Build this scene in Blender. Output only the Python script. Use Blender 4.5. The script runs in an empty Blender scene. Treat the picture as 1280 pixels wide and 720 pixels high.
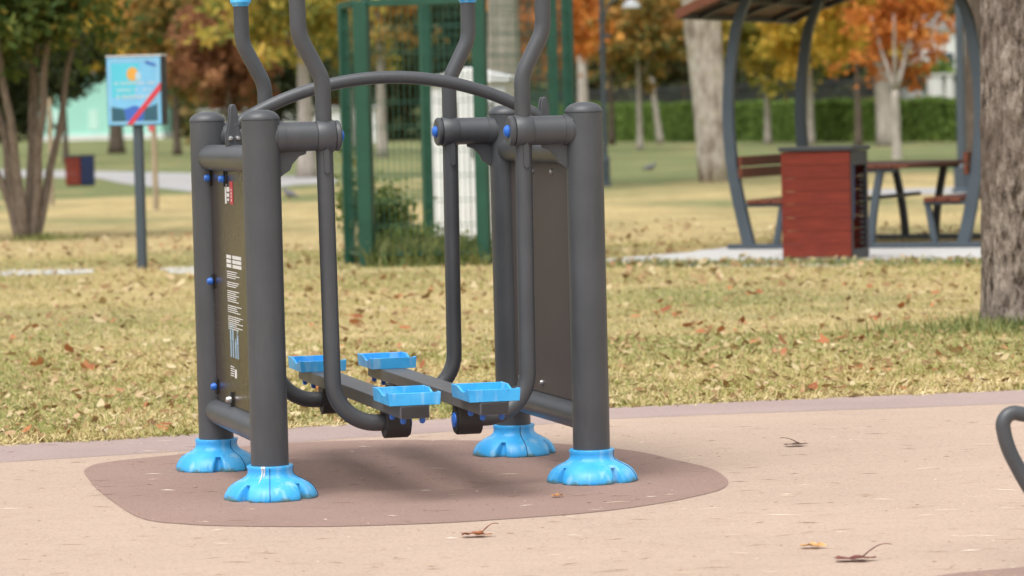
import bpy, math, random
import numpy as np
from mathutils import Vector, Matrix, noise
PI = math.pi
R = math.radians
rnd = random.Random(7)
rng = np.random.default_rng(11)
sc = bpy.context.scene
C = sc.collection

# ------------------------------------------------------------------ camera
F_PX, EYE, PITCH, ROLL = 4310.0, 1.268, 0.0498, 0.0247
cam = bpy.data.cameras.new('camera')
camo = bpy.data.objects.new('camera', cam); C.objects.link(camo)
camo.matrix_world = (Matrix.Translation((0, 0, EYE)) @ Matrix.Rotation(PI/2-PITCH, 4, 'X')
                     @ Matrix.Rotation(-ROLL, 4, 'Z'))
cam.sensor_width = 36.0
cam.lens = F_PX/1280*36
cam.clip_start = 0.1; cam.clip_end = 2500
cam.dof.use_dof = True; cam.dof.focus_distance = 11.9; cam.dof.aperture_fstop = 4.8
sc.camera = camo

# ------------------------------------------------------------------ light
SUN_EL, SUN_AZ = R(64), R(-150)      # azimuth measured from +Y, clockwise from above
w = bpy.data.worlds.new('World'); sc.world = w; w.use_nodes = True
nt = w.node_tree; nt.nodes.clear()
sky = nt.nodes.new('ShaderNodeTexSky'); sky.sky_type = 'NISHITA'; sky.sun_disc = False
sky.sun_elevation = SUN_EL; sky.sun_rotation = SUN_AZ
sky.air_density = 1.0; sky.dust_density = 6.0; sky.ozone_density = 1.0
hs = nt.nodes.new('ShaderNodeHueSaturation'); hs.inputs['Saturation'].default_value = 0.16
bg = nt.nodes.new('ShaderNodeBackground'); bg.inputs['Strength'].default_value = 0.15
wo = nt.nodes.new('ShaderNodeOutputWorld')
nt.links.new(sky.outputs[0], hs.inputs['Color']); nt.links.new(hs.outputs[0], bg.inputs[0]); nt.links.new(bg.outputs[0], wo.inputs[0])
sl = bpy.data.lights.new('sun', 'SUN'); sl.energy = 0.85; sl.angle = R(65); sl.color = (1, 0.975, 0.94)
so = bpy.data.objects.new('sun', sl); C.objects.link(so)
sd = Vector((math.sin(SUN_AZ)*math.cos(SUN_EL), math.cos(SUN_AZ)*math.cos(SUN_EL), math.sin(SUN_EL)))
so.rotation_euler = sd.to_track_quat('Z', 'Y').to_euler()
sc.view_settings.view_transform = 'Standard'; sc.view_settings.look = 'None'
sc.view_settings.gamma = 1; sc.view_settings.use_curve_mapping = False
sc.view_settings.exposure = 0.45
sc.render.engine = 'CYCLES'
sc.cycles.use_denoising = True
sc.cycles.max_bounces = 6; sc.cycles.diffuse_bounces = 3; sc.cycles.glossy_bounces = 3
sc.cycles.transparent_max_bounces = 8

# ------------------------------------------------------------------ helpers
def ground(u, v, z=0.0):
    """point of the plane at height z that a surveyed image point (1280 wide) stands on"""
    a, b = u-640, -(v-360)
    cr, sr = math.cos(ROLL), math.sin(ROLL)
    x = a*cr + b*sr; y = -a*sr + b*cr
    # ray in camera frame (x, y up, F forward)
    cp, sp = math.cos(PITCH), math.sin(PITCH)
    dy = F_PX*cp + y*sp; dz = -F_PX*sp + y*cp
    t = (z-EYE)/dz
    return Vector((x*t, dy*t, z))

def at_depth(u, v, D):
    g1 = ground(u, v, EYE-1.0) if v > 0 else None
    a, b = u-640, -(v-360)
    cr, sr = math.cos(ROLL), math.sin(ROLL)
    x = a*cr + b*sr; y = -a*sr + b*cr
    cp, sp = math.cos(PITCH), math.sin(PITCH)
    dy = F_PX*cp + y*sp; dz = -F_PX*sp + y*cp
    t = D/dy
    return Vector((x*t, D, EYE+dz*t))

class MB:
    def __init__(s): s.v = []; s.f = []; s.mi = []
    def add(s, vs, fs, m=0):
        n = len(s.v); s.v += [tuple(p) for p in vs]; s.f += [tuple(i+n for i in f) for f in fs]; s.mi += [m]*len(fs)
        return s
    def box(s, c, d, rot=None, m=0):
        vs = []
        for sx in (-.5, .5):
            for sy in (-.5, .5):
                for sz in (-.5, .5):
                    p = Vector((sx*d[0], sy*d[1], sz*d[2]))
                    if rot is not None: p = rot @ p
                    vs.append(p+Vector(c))
        return s.add(vs, [(0, 1, 3, 2), (4, 6, 7, 5), (0, 4, 5, 1), (2, 3, 7, 6), (0, 2, 6, 4), (1, 5, 7, 3)], m)
    def tube(s, pts, r, n=24, caps=True, m=0, flat=None):
        pts = [Vector(p) for p in pts]
        if not isinstance(r, (list, tuple)): r = [r]*len(pts)
        up = None; vs = []; fs = []
        for i, p in enumerate(pts):
            t = (pts[min(i+1, len(pts)-1)]-pts[max(i-1, 0)]).normalized()
            if up is None:
                up = Vector((0, 0, 1)) if abs(t.z) < .9 else Vector((0, 1, 0))
            side = t.cross(up).normalized(); up = side.cross(t).normalized()
            for k in range(n):
                a = 2*PI*k/n
                vs.append(p+side*(math.cos(a)*r[i])+up*(math.sin(a)*r[i]*(flat or 1)))
        for i in range(len(pts)-1):
            for k in range(n):
                k2 = (k+1) % n
                fs.append((i*n+k, i*n+k2, (i+1)*n+k2, (i+1)*n+k))
        if caps:
            fs.append(tuple(range(n-1, -1, -1))); fs.append(tuple((len(pts)-1)*n+k for k in range(n)))
        return s.add(vs, fs, m)
    def lathe(s, prof, n=40, c=(0, 0, 0), fn=None, axis='Z', m=0):
        vs = []; fs = []
        for (r, z) in prof:
            for k in range(n):
                a = 2*PI*k/n
                rr, zz = fn(r, z, a) if fn else (r, z)
                p = (rr*math.cos(a), rr*math.sin(a), zz)
                if axis == 'X': p = (p[2], p[0], p[1])
                if axis == 'Y': p = (p[1], p[2], p[0])
                vs.append((p[0]+c[0], p[1]+c[1], p[2]+c[2]))
        for i in range(len(prof)-1):
            for k in range(n):
                k2 = (k+1) % n
                fs.append((i*n+k, i*n+k2, (i+1)*n+k2, (i+1)*n+k))
        if prof[0][0] > 1e-6: fs.append(tuple(range(n-1, -1, -1)))
        if prof[-1][0] > 1e-6: fs.append(tuple((len(prof)-1)*n+k for k in range(n)))
        return s.add(vs, fs, m)
    def prism(s, poly, fn, t0, t1, m=0):
        """polygon in (a,b) extruded between t0 and t1; fn(a,b,t) gives the point"""
        n = len(poly)
        vs = [fn(a, b, t0) for a, b in poly]+[fn(a, b, t1) for a, b in poly]
        fs = [tuple(range(n-1, -1, -1)), tuple(range(n, 2*n))]+[(i, (i+1) % n, n+(i+1) % n, n+i) for i in range(n)]
        return s.add(vs, fs, m)

def build(name, mb, mat, parent=None, smooth=True, bevel=0, loc=None, rot=None, angle=35):
    me = bpy.data.meshes.new(name)
    me.from_pydata(mb.v, [], mb.f)
    mats = mat if isinstance(mat, (list, tuple)) else [mat]
    for m in mats: me.materials.append(m)
    if len(mats) > 1:
        me.polygons.foreach_set('material_index', mb.mi)
    me.update()
    import bmesh
    bm = bmesh.new(); bm.from_mesh(me); bmesh.ops.recalc_face_normals(bm, faces=bm.faces); bm.to_mesh(me); bm.free()
    if smooth:
        me.polygons.foreach_set('use_smooth', [True]*len(me.polygons))
        me.set_sharp_from_angle(angle=R(angle))
    o = bpy.data.objects.new(name, me); C.objects.link(o)
    if parent: o.parent = parent
    if loc: o.location = loc
    if rot: o.rotation_euler = rot
    if bevel:
        b = o.modifiers.new('bevel', 'BEVEL'); b.width = bevel; b.segments = 2; b.limit_method = 'ANGLE'; b.angle_limit = R(40)
        b.harden_normals = False
    return o

def tag(o, label=None, cat=None, group=None, kind=None):
    if label: o['label'] = label
    if cat: o['category'] = cat
    if group: o['group'] = group
    if kind: o['kind'] = kind
    return o

def thing(name, loc, rz, label, cat, group=None):
    o = bpy.data.objects.new(name, None); C.objects.link(o); o.empty_display_size = .1
    o.location = loc; o.rotation_euler = (0, 0, rz)
    return tag(o, label, cat, group)

def quads(name, V, mat, parent=None):
    """many separate quads, V of shape (n, k, 3), as one mesh"""
    n, k, _ = V.shape
    me = bpy.data.meshes.new(name)
    me.vertices.add(n*k); me.vertices.foreach_set('co', V.reshape(-1).astype(np.float32))
    me.loops.add(n*k); me.loops.foreach_set('vertex_index', np.arange(n*k, dtype=np.int32))
    me.polygons.add(n); me.polygons.foreach_set('loop_start', np.arange(0, n*k, k, dtype=np.int32))
    me.polygons.foreach_set('loop_total', np.full(n, k, dtype=np.int32))
    me.materials.append(mat); me.update(calc_edges=True); me.validate()
    o = bpy.data.objects.new(name, me); C.objects.link(o)
    if parent: o.parent = parent
    return o

def sheet(name, pts, mat, z, label=None, kind='structure', cat=None):
    me = bpy.data.meshes.new(name)
    me.from_pydata([(p[0], p[1], z) for p in pts], [], [tuple(range(len(pts)))])
    me.materials.append(mat); me.update()
    if me.polygons[0].normal.z < 0: me.flip_normals()
    o = bpy.data.objects.new(name, me); C.objects.link(o)
    if kind: o['kind'] = kind
    if label: o['label'] = label
    return o

def arc_path(pts, rad, n=10):
    """polyline with rounded corners"""
    pts = [Vector(p) for p in pts]; out = [pts[0]]
    for i in range(1, len(pts)-1):
        a, b, c = pts[i-1], pts[i], pts[i+1]
        d1 = (a-b).normalized(); d2 = (c-b).normalized()
        ang = d1.angle(d2); r = rad[i-1] if isinstance(rad, (list, tuple)) else rad
        t = min(r/math.tan(ang/2), (a-b).length*.49 if i > 1 else (a-b).length*.95, (c-b).length*.95 if i == len(pts)-2 else (c-b).length*.49)
        p1 = b+d1*t; p2 = b+d2*t
        for k in range(n+1):
            s = k/n
            # circular-like blend through quadratic with weight
            wgt = math.cos((PI-ang)/2)
            q = (p1*(1-s)**2+b*(2*s*(1-s)*wgt)+p2*s**2)/((1-s)**2+2*s*(1-s)*wgt+s**2)
            out.append(q)
    out.append(pts[-1])
    return out

# ------------------------------------------------------------------ materials
def mat_new(name):
    m = bpy.data.materials.new(name); m.use_nodes = True
    t = m.node_tree; b = t.nodes['Principled BSDF']
    return m, t, b
def ramp(t, fac, stops, interp='LINEAR'):
    r = t.nodes.new('ShaderNodeValToRGB'); e = r.color_ramp.elements; r.color_ramp.interpolation = interp
    while len(e) < len(stops): e.new(.5)
    for i, (p, c) in enumerate(stops): e[i].position = p; e[i].color = (*c, 1)
    if fac is not None: t.links.new(fac, r.inputs[0])
    return r.outputs[0]
def tex(t, kind, scale, detail=4, vec=None, rough=.55, coord='Object', mapscale=None, **kw):
    n = t.nodes.new(kind)
    if kind != 'ShaderNodeTexVoronoi' or True:
        if 'Scale' in n.inputs: n.inputs['Scale'].default_value = scale
        if 'Detail' in n.inputs: n.inputs['Detail'].default_value = detail
        if 'Roughness' in n.inputs: n.inputs['Roughness'].default_value = rough
    if vec is None:
        tc = t.nodes.new('ShaderNodeTexCoord'); vec = tc.outputs[coord]
        if mapscale:
            mp = t.nodes.new('ShaderNodeMapping'); mp.inputs['Scale'].default_value = mapscale
            t.links.new(vec, mp.inputs[0]); vec = mp.outputs[0]
    t.links.new(vec, n.inputs['Vector'])
    return n
def mix(t, fac, a, b, mode='MIX'):
    n = t.nodes.new('ShaderNodeMix'); n.data_type = 'RGBA'; n.blend_type = mode
    def s(i, v):
        if isinstance(v, (tuple, list)): n.inputs[i].default_value = (*v, 1)
        elif isinstance(v, (int, float)): n.inputs[i].default_value = v
        else: t.links.new(v, n.inputs[i])
    s(0, fac); s(6, a); s(7, b)
    return n.outputs[2]
def bump(t, b, h, strength=.3, dist=.01):
    n = t.nodes.new('ShaderNodeBump'); n.inputs['Strength'].default_value = strength; n.inputs['Distance'].default_value = dist
    t.links.new(h, n.inputs['Height']); t.links.new(n.outputs[0], b.inputs['Normal'])
def math_n(t, op, a, b=None):
    n = t.nodes.new('ShaderNodeMath'); n.operation = op
    for i, v in enumerate((a, b)):
        if v is None: continue
        if isinstance(v, (int, float)): n.inputs[i].default_value = v
        else: t.links.new(v, n.inputs[i])
    return n.outputs[0]

def painted(name, col, rough=.45, var=.12, scale=6, bmp=.0, dirt=None, spec=.5):
    m, t, b = mat_new(name)
    n = tex(t, 'ShaderNodeTexNoise', scale, 5)
    lo = tuple(c*(1-var) for c in col); hi = tuple(min(1, c*(1+var)) for c in col)
    c = ramp(t, n.outputs[0], [(.3, lo), (.7, hi)])
    if dirt:
        d = tex(t, 'ShaderNodeTexNoise', 23, 8, rough=.7)
        f = ramp(t, d.outputs[0], [(.56, (0, 0, 0)), (.72, (1, 1, 1))])
        c = mix(t, math_n(t, 'MULTIPLY', f, dirt[1]), c, dirt[0])
    t.links.new(c, b.inputs['Base Color'])
    r = ramp(t, n.outputs[0], [(.2, (rough*.85,)*3), (.8, (min(1, rough*1.2),)*3)])
    t.links.new(r, b.inputs['Roughness'])
    b.inputs['Specular IOR Level'].default_value = spec
    if name == 'grey_powder_coat':
        sp2 = tex(t, 'ShaderNodeTexNoise', 55, 6, rough=.8)
        c2 = mix(t, ramp(t, sp2.outputs[0], [(.66, (0, 0, 0)), (.70, (.5,)*3)]), c, (.20, .19, .18))
        st = tex(t, 'ShaderNodeTexNoise', 7, 6, rough=.7, mapscale=(3, 3, .5))
        c2 = mix(t, ramp(t, st.outputs[0], [(.52, (0, 0, 0)), (.72, (.35,)*3)]), c2, (.115, .115, .118))
        t.links.new(c2, b.inputs['Base Color'])
    fine = tex(t, 'ShaderNodeTexNoise', 700, 2)
    bump(t, b, fine.outputs[0], .06 if not bmp else bmp, .001)
    return m

M = {}
M['grey'] = painted('grey_powder_coat', (.070, .075, .082), .38, .10, 5, dirt=((.12, .105, .09), .15))
M['grey_dark'] = painted('dark_grey_plastic', (.035, .034, .035), .5, .2, 12)
M['steel'] = painted('zinc_bolt', (.6, .6, .6), .3, .1)
M['steel'].node_tree.nodes['Principled BSDF'].inputs['Metallic'].default_value = .9
M['black'] = painted('black_rubber', (.018, .018, .02), .6)
M['bluebolt'] = painted('blue_bolt_cap', (.03, .16, .62), .35, .1)
M['plank'] = painted('grey_footboard', (.115, .115, .122), .42, .1, 9, dirt=((.24, .22, .2), .3))
M['panel'] = painted('dark_glossy_panel', (.040, .030, .026), .26, .15, 3, spec=.6)
M['panel_plain'] = painted('grey_brown_panel', (.088, .075, .072), .5, .08, 2, spec=.3)
M['white_print'] = painted('white_print', (.75, .75, .73), .5, .05)
M['blue_print'] = painted('pale_blue_print', (.35, .5, .62), .5, .05)
M['red_print'] = painted('red_print', (.5, .05, .07), .5, .05)

def blue_plastic(name, moss):
    m, t, b = mat_new(name)
    n = tex(t, 'ShaderNodeTexNoise', 9, 6)
    c = ramp(t, n.outputs[0], [(.3, (.035, .36, .80)), (.55, (.06, .46, .90)), (.8, (.15, .56, .93))])
    # sun-bleached streaks
    s = tex(t, 'ShaderNodeTexNoise', 4, 4, mapscale=(6, 6, 1.2))
    c = mix(t, math_n(t, 'MULTIPLY', ramp(t, s.outputs[0], [(.54, (0, 0, 0)), (.70, (1, 1, 1))]), .55), c, (.42, .70, .88))
    sc_ = tex(t, 'ShaderNodeTexNoise', 60, 3, mapscale=(1, 1, .3))
    c = mix(t, math_n(t, 'MULTIPLY', ramp(t, sc_.outputs[0], [(.66, (0, 0, 0)), (.7, (1, 1, 1))]), .35), c, (.03, .12, .28))
    if moss:
        tc = t.nodes.new('ShaderNodeTexCoord'); sp = t.nodes.new('ShaderNodeSeparateXYZ'); t.links.new(tc.outputs['Object'], sp.inputs[0])
        n2 = tex(t, 'ShaderNodeTexNoise', 14, 8, rough=.75)
        # grime stain creeping up from the base, ragged
        h = math_n(t, 'SUBTRACT', .035, sp.outputs[2])
        f = math_n(t, 'ADD', math_n(t, 'MULTIPLY', h, 9), math_n(t, 'SUBTRACT', n2.outputs[0], .70))
        f = ramp(t, f, [(.0, (0, 0, 0)), (.10, (1, 1, 1))])
        c = mix(t, math_n(t, 'MULTIPLY', f, .8), c, (.12, .20, .13))
    t.links.new(c, b.inputs['Base Color'])
    b.inputs['Roughness'].default_value = .38
    w_ = tex(t, 'ShaderNodeTexNoise', 18, 3); bump(t, b, w_.outputs[0], .25, .004)
    return m
M['blue'] = blue_plastic('blue_plastic', False)
M['blue_foot'] = blue_plastic('blue_foot_plastic', True)

def rubber(name, base, var, grain, stain):
    m, t, b = mat_new(name)
    g = tex(t, 'ShaderNodeTexVoronoi', 380, coord='Object'); g.feature = 'F1'
    g2 = tex(t, 'ShaderNodeTexNoise', 120, 4, rough=.85)
    big = tex(t, 'ShaderNodeTexNoise', 1.1, 8, rough=.62)
    str_ = tex(t, 'ShaderNodeTexNoise', 5, 6, rough=.7, mapscale=(.7, 2.4, 1))
    c = mix(t, ramp(t, big.outputs[0], [(.33, (0, 0, 0)), (.66, (1, 1, 1))]), tuple(x*(1-var) for x in base), tuple(min(1, x*(1+var)) for x in base))
    c = mix(t, math_n(t, 'MULTIPLY', ramp(t, str_.outputs[0], [(.5, (0, 0, 0)), (.75, (1, 1, 1))]), .4), c, stain)
    gr = t.nodes.new('ShaderNodeSeparateColor'); t.links.new(g.outputs['Color'], gr.inputs[0])
    c = mix(t, ramp(t, gr.outputs[0], [(.0, (.0,)*3), (1, (grain,)*3)]), c, tuple(x*.45 for x in base))
    c = mix(t, ramp(t, g2.outputs[0], [(.55, (0, 0, 0)), (.9, (.55,)*3)]), c, tuple(min(1, x*1.35) for x in base))
    gg = tex(t, 'ShaderNodeTexNoise', 75, 3, rough=.9)
    c = mix(t, 1.0, c, ramp(t, gg.outputs[0], [(.30, (.72,)*3), (.5, (1,)*3), (.72, (1.0,)*3)]), 'MULTIPLY')
    dd = tex(t, 'ShaderNodeTexNoise', 14, 8, rough=.8)
    c = mix(t, ramp(t, dd.outputs[0], [(.60, (0, 0, 0)), (.70, (.4,)*3)]), c, tuple(x*.62 for x in base))
    t.links.new(c, b.inputs['Base Color']); b.inputs['Roughness'].default_value = .9
    b.inputs['Specular IOR Level'].default_value = .25
    bump(t, b, g2.outputs[0], .35, .004)
    return m
M['rubber'] = rubber('salmon_rubber', (.64, .482, .378), .07, .5, (.50, .35, .27))
M['rubber_dark'] = rubber('mauve_rubber', (.50, .335, .278), .10, .75, (.35, .225, .19))
M['rubber_band'] = rubber('mauve_band_rubber', (.45, .345, .315), .09, .3, (.40, .29, .26))

def concrete(name, col):
    m, t, b = mat_new(name)
    n = tex(t, 'ShaderNodeTexNoise', 2.2, 8, rough=.7)
    c = ramp(t, n.outputs[0], [(.3, tuple(x*.8 for x in col)), (.7, col)])
    t.links.new(c, b.inputs['Base Color']); b.inputs['Roughness'].default_value = .9
    return m
M['concrete'] = concrete('pale_concrete', (.56, .55, .53))
M['asphalt'] = concrete('grey_paving', (.40, .39, .385))

def grass_ground():
    m, t, b = mat_new('autumn_grass')
    tc = t.nodes.new('ShaderNodeTexCoord'); sp = t.nodes.new('ShaderNodeSeparateXYZ'); t.links.new(tc.outputs['Object'], sp.inputs[0])
    big = tex(t, 'ShaderNodeTexNoise', .22, 5, mapscale=(1, .55, 1))
    mid = tex(t, 'ShaderNodeTexNoise', 2.5, 6, rough=.7)
    fine = tex(t, 'ShaderNodeTexNoise', 26, 6, rough=.75)
    straw = ramp(t, fine.outputs[0], [(.3, (.26, .19, .085)), (.5, (.52, .41, .20)), (.7, (.70, .57, .32))])
    green = ramp(t, fine.outputs[0], [(.3, (.09, .125, .055)), (.55, (.17, .215, .095)), (.75, (.32, .33, .16))])
    # greener lawn beyond 60 m, dry strip between
    far = t.nodes.new('ShaderNodeMapRange'); t.links.new(sp.outputs[1], far.inputs[0])
    far.inputs[1].default_value = 52; far.inputs[2].default_value = 70; far.inputs[3].default_value = -.04; far.inputs[4].default_value = .2
    f = math_n(t, 'ADD', math_n(t, 'ADD', big.outputs[0], math_n(t, 'MULTIPLY', mid.outputs[0], .35)), far.outputs[0])
    f = ramp(t, f, [(.6, (0, 0, 0)), (.82, (1, 1, 1))])
    c = mix(t, f, straw, green)
    lv = tex(t, 'ShaderNodeTexNoise', 4.5, 8, rough=.85)
    big2 = tex(t, 'ShaderNodeTexNoise', .35, 3, mapscale=(.5, 1.6, 1))
    lf = math_n(t, 'MULTIPLY', ramp(t, lv.outputs[0], [(.52, (0, 0, 0)), (.60, (1, 1, 1))]), ramp(t, big2.outputs[0], [(.40, (.25,)*3), (.60, (1,)*3)]))
    c = mix(t, lf, c, (.32, .17, .085))
    lv2 = tex(t, 'ShaderNodeTexNoise', 1.7, 7, rough=.75, mapscale=(1, .6, 1))
    c = mix(t, ramp(t, lv2.outputs[0], [(.46, (0, 0, 0)), (.68, (.55,)*3)]), c, (.21, .17, .07))
    t.links.new(c, b.inputs['Base Color']); b.inputs['Roughness'].default_value = 1
    b.inputs['Specular IOR Level'].default_value = .1
    bump(t, b, fine.outputs[0], .6, .03)
    return m
M['grass'] = grass_ground()

def leafmat(name, stops, nscale=.8, w_=.5, trans=.35, rough=.7):
    """colour picked per leaf and per clump"""
    m, t, b = mat_new(name)
    g = t.nodes.new('ShaderNodeNewGeometry')
    n = tex(t, 'ShaderNodeTexNoise', nscale, 2)
    nn = ramp(t, n.outputs[0], [(.3, (0, 0, 0)), (.7, (1, 1, 1))])
    f = math_n(t, 'ADD', math_n(t, 'MULTIPLY', g.outputs['Random Per Island'], 1-w_), math_n(t, 'MULTIPLY', nn, w_))
    c = ramp(t, f, stops)
    t.links.new(c, b.inputs['Base Color']); b.inputs['Roughness'].default_value = rough
    b.inputs['Specular IOR Level'].default_value = .25
    if trans:
        tr = t.nodes.new('ShaderNodeBsdfTranslucent'); t.links.new(c, tr.inputs[0])
        mx = t.nodes.new('ShaderNodeMixShader'); mx.inputs[0].default_value = trans
        t.links.new(b.outputs[0], mx.inputs[1]); t.links.new(tr.outputs[0], mx.inputs[2])
        t.links.new(mx.outputs[0], t.nodes['Material Output'].inputs[0])
    return m
M['l_green'] = leafmat('dark_green_leaves', [(0, (.03, .055, .015)), (.45, (.08, .13, .03)), (.70, (.17, .21, .05)), (.86, (.50, .33, .07)), (1, (.58, .34, .08))], .9)
M['l_olive'] = leafmat('olive_leaves', [(0, (.018, .028, .012)), (.5, (.04, .055, .02)), (.85, (.09, .09, .03)), (1, (.2, .14, .05))])
M['l_yellow'] = leafmat('yellow_leaves', [(0, (.20, .19, .035)), (.3, (.48, .36, .05)), (.65, (.75, .48, .07)), (1, (.85, .55, .13))], .7)
M['l_yelgreen'] = leafmat('yellow_green_leaves', [(0, (.09, .12, .03)), (.35, (.26, .27, .06)), (.6, (.55, .42, .08)), (1, (.78, .50, .12))], .7)
M['l_orange'] = leafmat('orange_leaves', [(0, (.22, .10, .025)), (.35, (.54, .18, .04)), (.65, (.74, .28, .06)), (1, (.78, .48, .10))], .7)
M['l_rust'] = leafmat('rust_leaves', [(0, (.14, .06, .03)), (.4, (.30, .13, .065)), (.75, (.44, .21, .10)), (1, (.55, .34, .13))], .7)
M['l_mixed'] = leafmat('mixed_autumn_leaves', [(0, (.06, .08, .03)), (.3, (.15, .16, .045)), (.55, (.40, .26, .07)), (.8, (.62, .32, .09)), (1, (.66, .27, .09))], .5)
M['l_hedge'] = leafmat('hedge_leaves', [(0, (.06, .10, .022)), (.5, (.16, .25, .055)), (1, (.32, .44, .11))], 1.5, .35)
M['l_wood'] = leafmat('far_wood_leaves', [(0, (.035, .05, .025)), (.35, (.08, .10, .04)), (.55, (.16, .17, .06)), (.72, (.38, .24, .09)), (.86, (.48, .26, .10)), (1, (.6, .45, .14))], .09, .7)
M['l_shrub'] = leafmat('shrub_leaves', [(0, (.06, .10, .025)), (.5, (.15, .21, .05)), (.85, (.33, .35, .10)), (1, (.6, .45, .16))], 3, .4)
M['blade'] = leafmat('dry_grass_blades', [(0, (.18, .22, .05)), (.28, (.34, .35, .10)), (.5, (.53, .45, .20)), (.75, (.70, .56, .30)), (1, (.80, .70, .44))], 1.3, .5, .2)
M['blade_green'] = leafmat('green_grass_blades', [(0, (.16, .20, .06)), (.5, (.32, .35, .12)), (1, (.58, .52, .24))], 3, .4, .2)
M['blade_mix'] = leafmat('weed_blades', [(0, (.06, .10, .03)), (.4, (.15, .20, .06)), (.7, (.32, .32, .12)), (1, (.55, .42, .2))], 4, .4, .2)
M['litter'] = leafmat('leaf_litter', [(0, (.14, .07, .03)), (.3, (.30, .18, .08)), (.55, (.46, .34, .17)), (.80, (.60, .50, .30)), (.90, (.40, .14, .06)), (1, (.66, .57, .38))], 2, .25, .1)

def bark(name, lo, hi, hz=5, s=12, bmp=.8, dist=.03):
    m, t, b = mat_new(name)
    n = tex(t, 'ShaderNodeTexNoise', s, 8, rough=.7, mapscale=(1, 1, .22))
    v = tex(t, 'ShaderNodeTexVoronoi', s*1.6, mapscale=(1, 1, .2)); v.feature = 'DISTANCE_TO_EDGE'
    vv = ramp(t, v.outputs[0], [(.0, (0, 0, 0)), (.16, (1, 1, 1))])
    p = tex(t, 'ShaderNodeTexNoise', 2.0, 4, mapscale=(1, 1, .5))
    f = math_n(t, 'MULTIPLY', n.outputs[0], math_n(t, 'ADD', math_n(t, 'MULTIPLY', vv, .3), .7))
    c = ramp(t, f, [(.25, lo), (.62, hi)])
    c = mix(t, ramp(t, p.outputs[0], [(.4, (0, 0, 0)), (.7, (.5,)*3)]), c, tuple((a+b_)*.42 for a, b_ in zip(lo, hi)))
    t.links.new(c, b.inputs['Base Color']); b.inputs['Roughness'].default_value = .95
    b.inputs['Specular IOR Level'].default_value = .15
    bump(t, b, f, bmp, dist)
    return m
def rough_bark():
    m, t, b = mat_new('flaky_bark')
    n = tex(t, 'ShaderNodeTexNoise', 25, 7, rough=.68, mapscale=(1, 1, .36))
    n2 = tex(t, 'ShaderNodeTexNoise', 110, 4, rough=.7, mapscale=(1, 1, .5))
    n3 = tex(t, 'ShaderNodeTexNoise', 3.2, 4, mapscale=(1, 1, .6))
    h = math_n(t, 'ADD', n.outputs[0], math_n(t, 'MULTIPLY', math_n(t, 'SUBTRACT', n2.outputs[0], .5), .35))
    c = ramp(t, h, [(.36, (.055, .04, .03)), (.44, (.18, .145, .12)), (.55, (.33, .275, .23)), (.72, (.54, .465, .40))])
    c = mix(t, ramp(t, n3.outputs[0], [(.42, (0, 0, 0)), (.62, (.7,)*3)]), c, (.13, .095, .08))
    t.links.new(c, b.inputs['Base Color']); b.inputs['Roughness'].default_value = .95
    b.inputs['Specular IOR Level'].default_value = .12
    bump(t, b, h, .9, .03)
    return m
M['bark_rough'] = rough_bark()
M['bark'] = bark('grey_brown_bark', (.11, .085, .065), (.37, .30, .245), s=26)
M['bark_pale'] = bark('pale_bark', (.30, .255, .215), (.64, .58, .52), s=6)
M['bark_dark'] = bark('brown_bark', (.07, .052, .04), (.24, .19, .15), s=14)

def plane_bark():
    m, t, b = mat_new('patchy_plane_bark')
    n = tex(t, 'ShaderNodeTexNoise', 3.2, 3, mapscale=(1, 1, .55)); n2 = tex(t, 'ShaderNodeTexNoise', 16, 5, mapscale=(1, 1, .3))
    c = ramp(t, n.outputs[0], [(.38, (.30, .245, .20)), (.47, (.52, .46, .40)), (.56, (.66, .61, .55)), (.66, (.50, .45, .33))])
    c = mix(t, ramp(t, n2.outputs[0], [(.35, (.5,)*3), (.6, (0, 0, 0))]), c, (.25, .20, .165))
    t.links.new(c, b.inputs['Base Color']); b.inputs['Roughness'].default_value = .9
    bump(t, b, n2.outputs[0], .6, .02)
    return m
M['bark_plane'] = plane_bark()

def wood(name, col, axis=(1, 1, 8), rough=.55):
    m, t, b = mat_new(name)
    n = tex(t, 'ShaderNodeTexNoise', 5, 7, rough=.65, mapscale=axis)
    g = t.nodes.new('ShaderNodeNewGeometry')
    c = ramp(t, n.outputs[0], [(.25, tuple(x*.55 for x in col)), (.7, tuple(x*1.15 for x in col))])
    c = mix(t, ramp(t, g.outputs['Random Per Island'], [(0, (0, 0, 0)), (1, (.35,)*3)]), c, tuple(x*.6 for x in col))
    t.links.new(c, b.inputs['Base Color']); b.inputs['Roughness'].default_value = rough
    b.inputs['Specular IOR Level'].default_value = .22
    bump(t, b, n.outputs[0], .2, .004)
    return m
M['redwood'] = wood('red_stained_wood', (.215, .038, .023), rough=.75)
M['brownwood'] = wood('brown_stained_wood', (.17, .055, .03))
M['roofwood'] = wood('roof_boards', (.20, .075, .042))
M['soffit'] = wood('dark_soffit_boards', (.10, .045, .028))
M['bluegrey'] = painted('blue_grey_steel', (.062, .082, .10), .5, .1, 3)
M['charcoal'] = painted('charcoal_steel', (.035, .037, .04), .5, .1, 3)
M['navy'] = painted('navy_liner', (.02, .035, .11), .5, .15, 5)
M['greenpost'] = painted('green_powder_coat', (.012, .075, .045), .45, .15, 4)
M['greenlight'] = painted('green_powder_coat_worn', (.06, .14, .115), .5, .15, 4)
M['wire'] = painted('green_wire', (.03, .11, .075), .5)
M['cabinet'] = painted('white_cabinet_paint', (.78, .80, .80), .5, .05, 2, dirt=((.4, .38, .34), .4))
M['cabinet_dark'] = painted('cabinet_vent', (.12, .12, .115), .6)
M['white'] = painted('white_wall', (.75, .75, .73), .7, .04, .4)
M['mint'] = painted('mint_wall', (.38, .72, .62), .8, .05, .3)
M['mint_pale'] = painted('mint_window_panel', (.55, .80, .72), .6, .05, .4)
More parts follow.
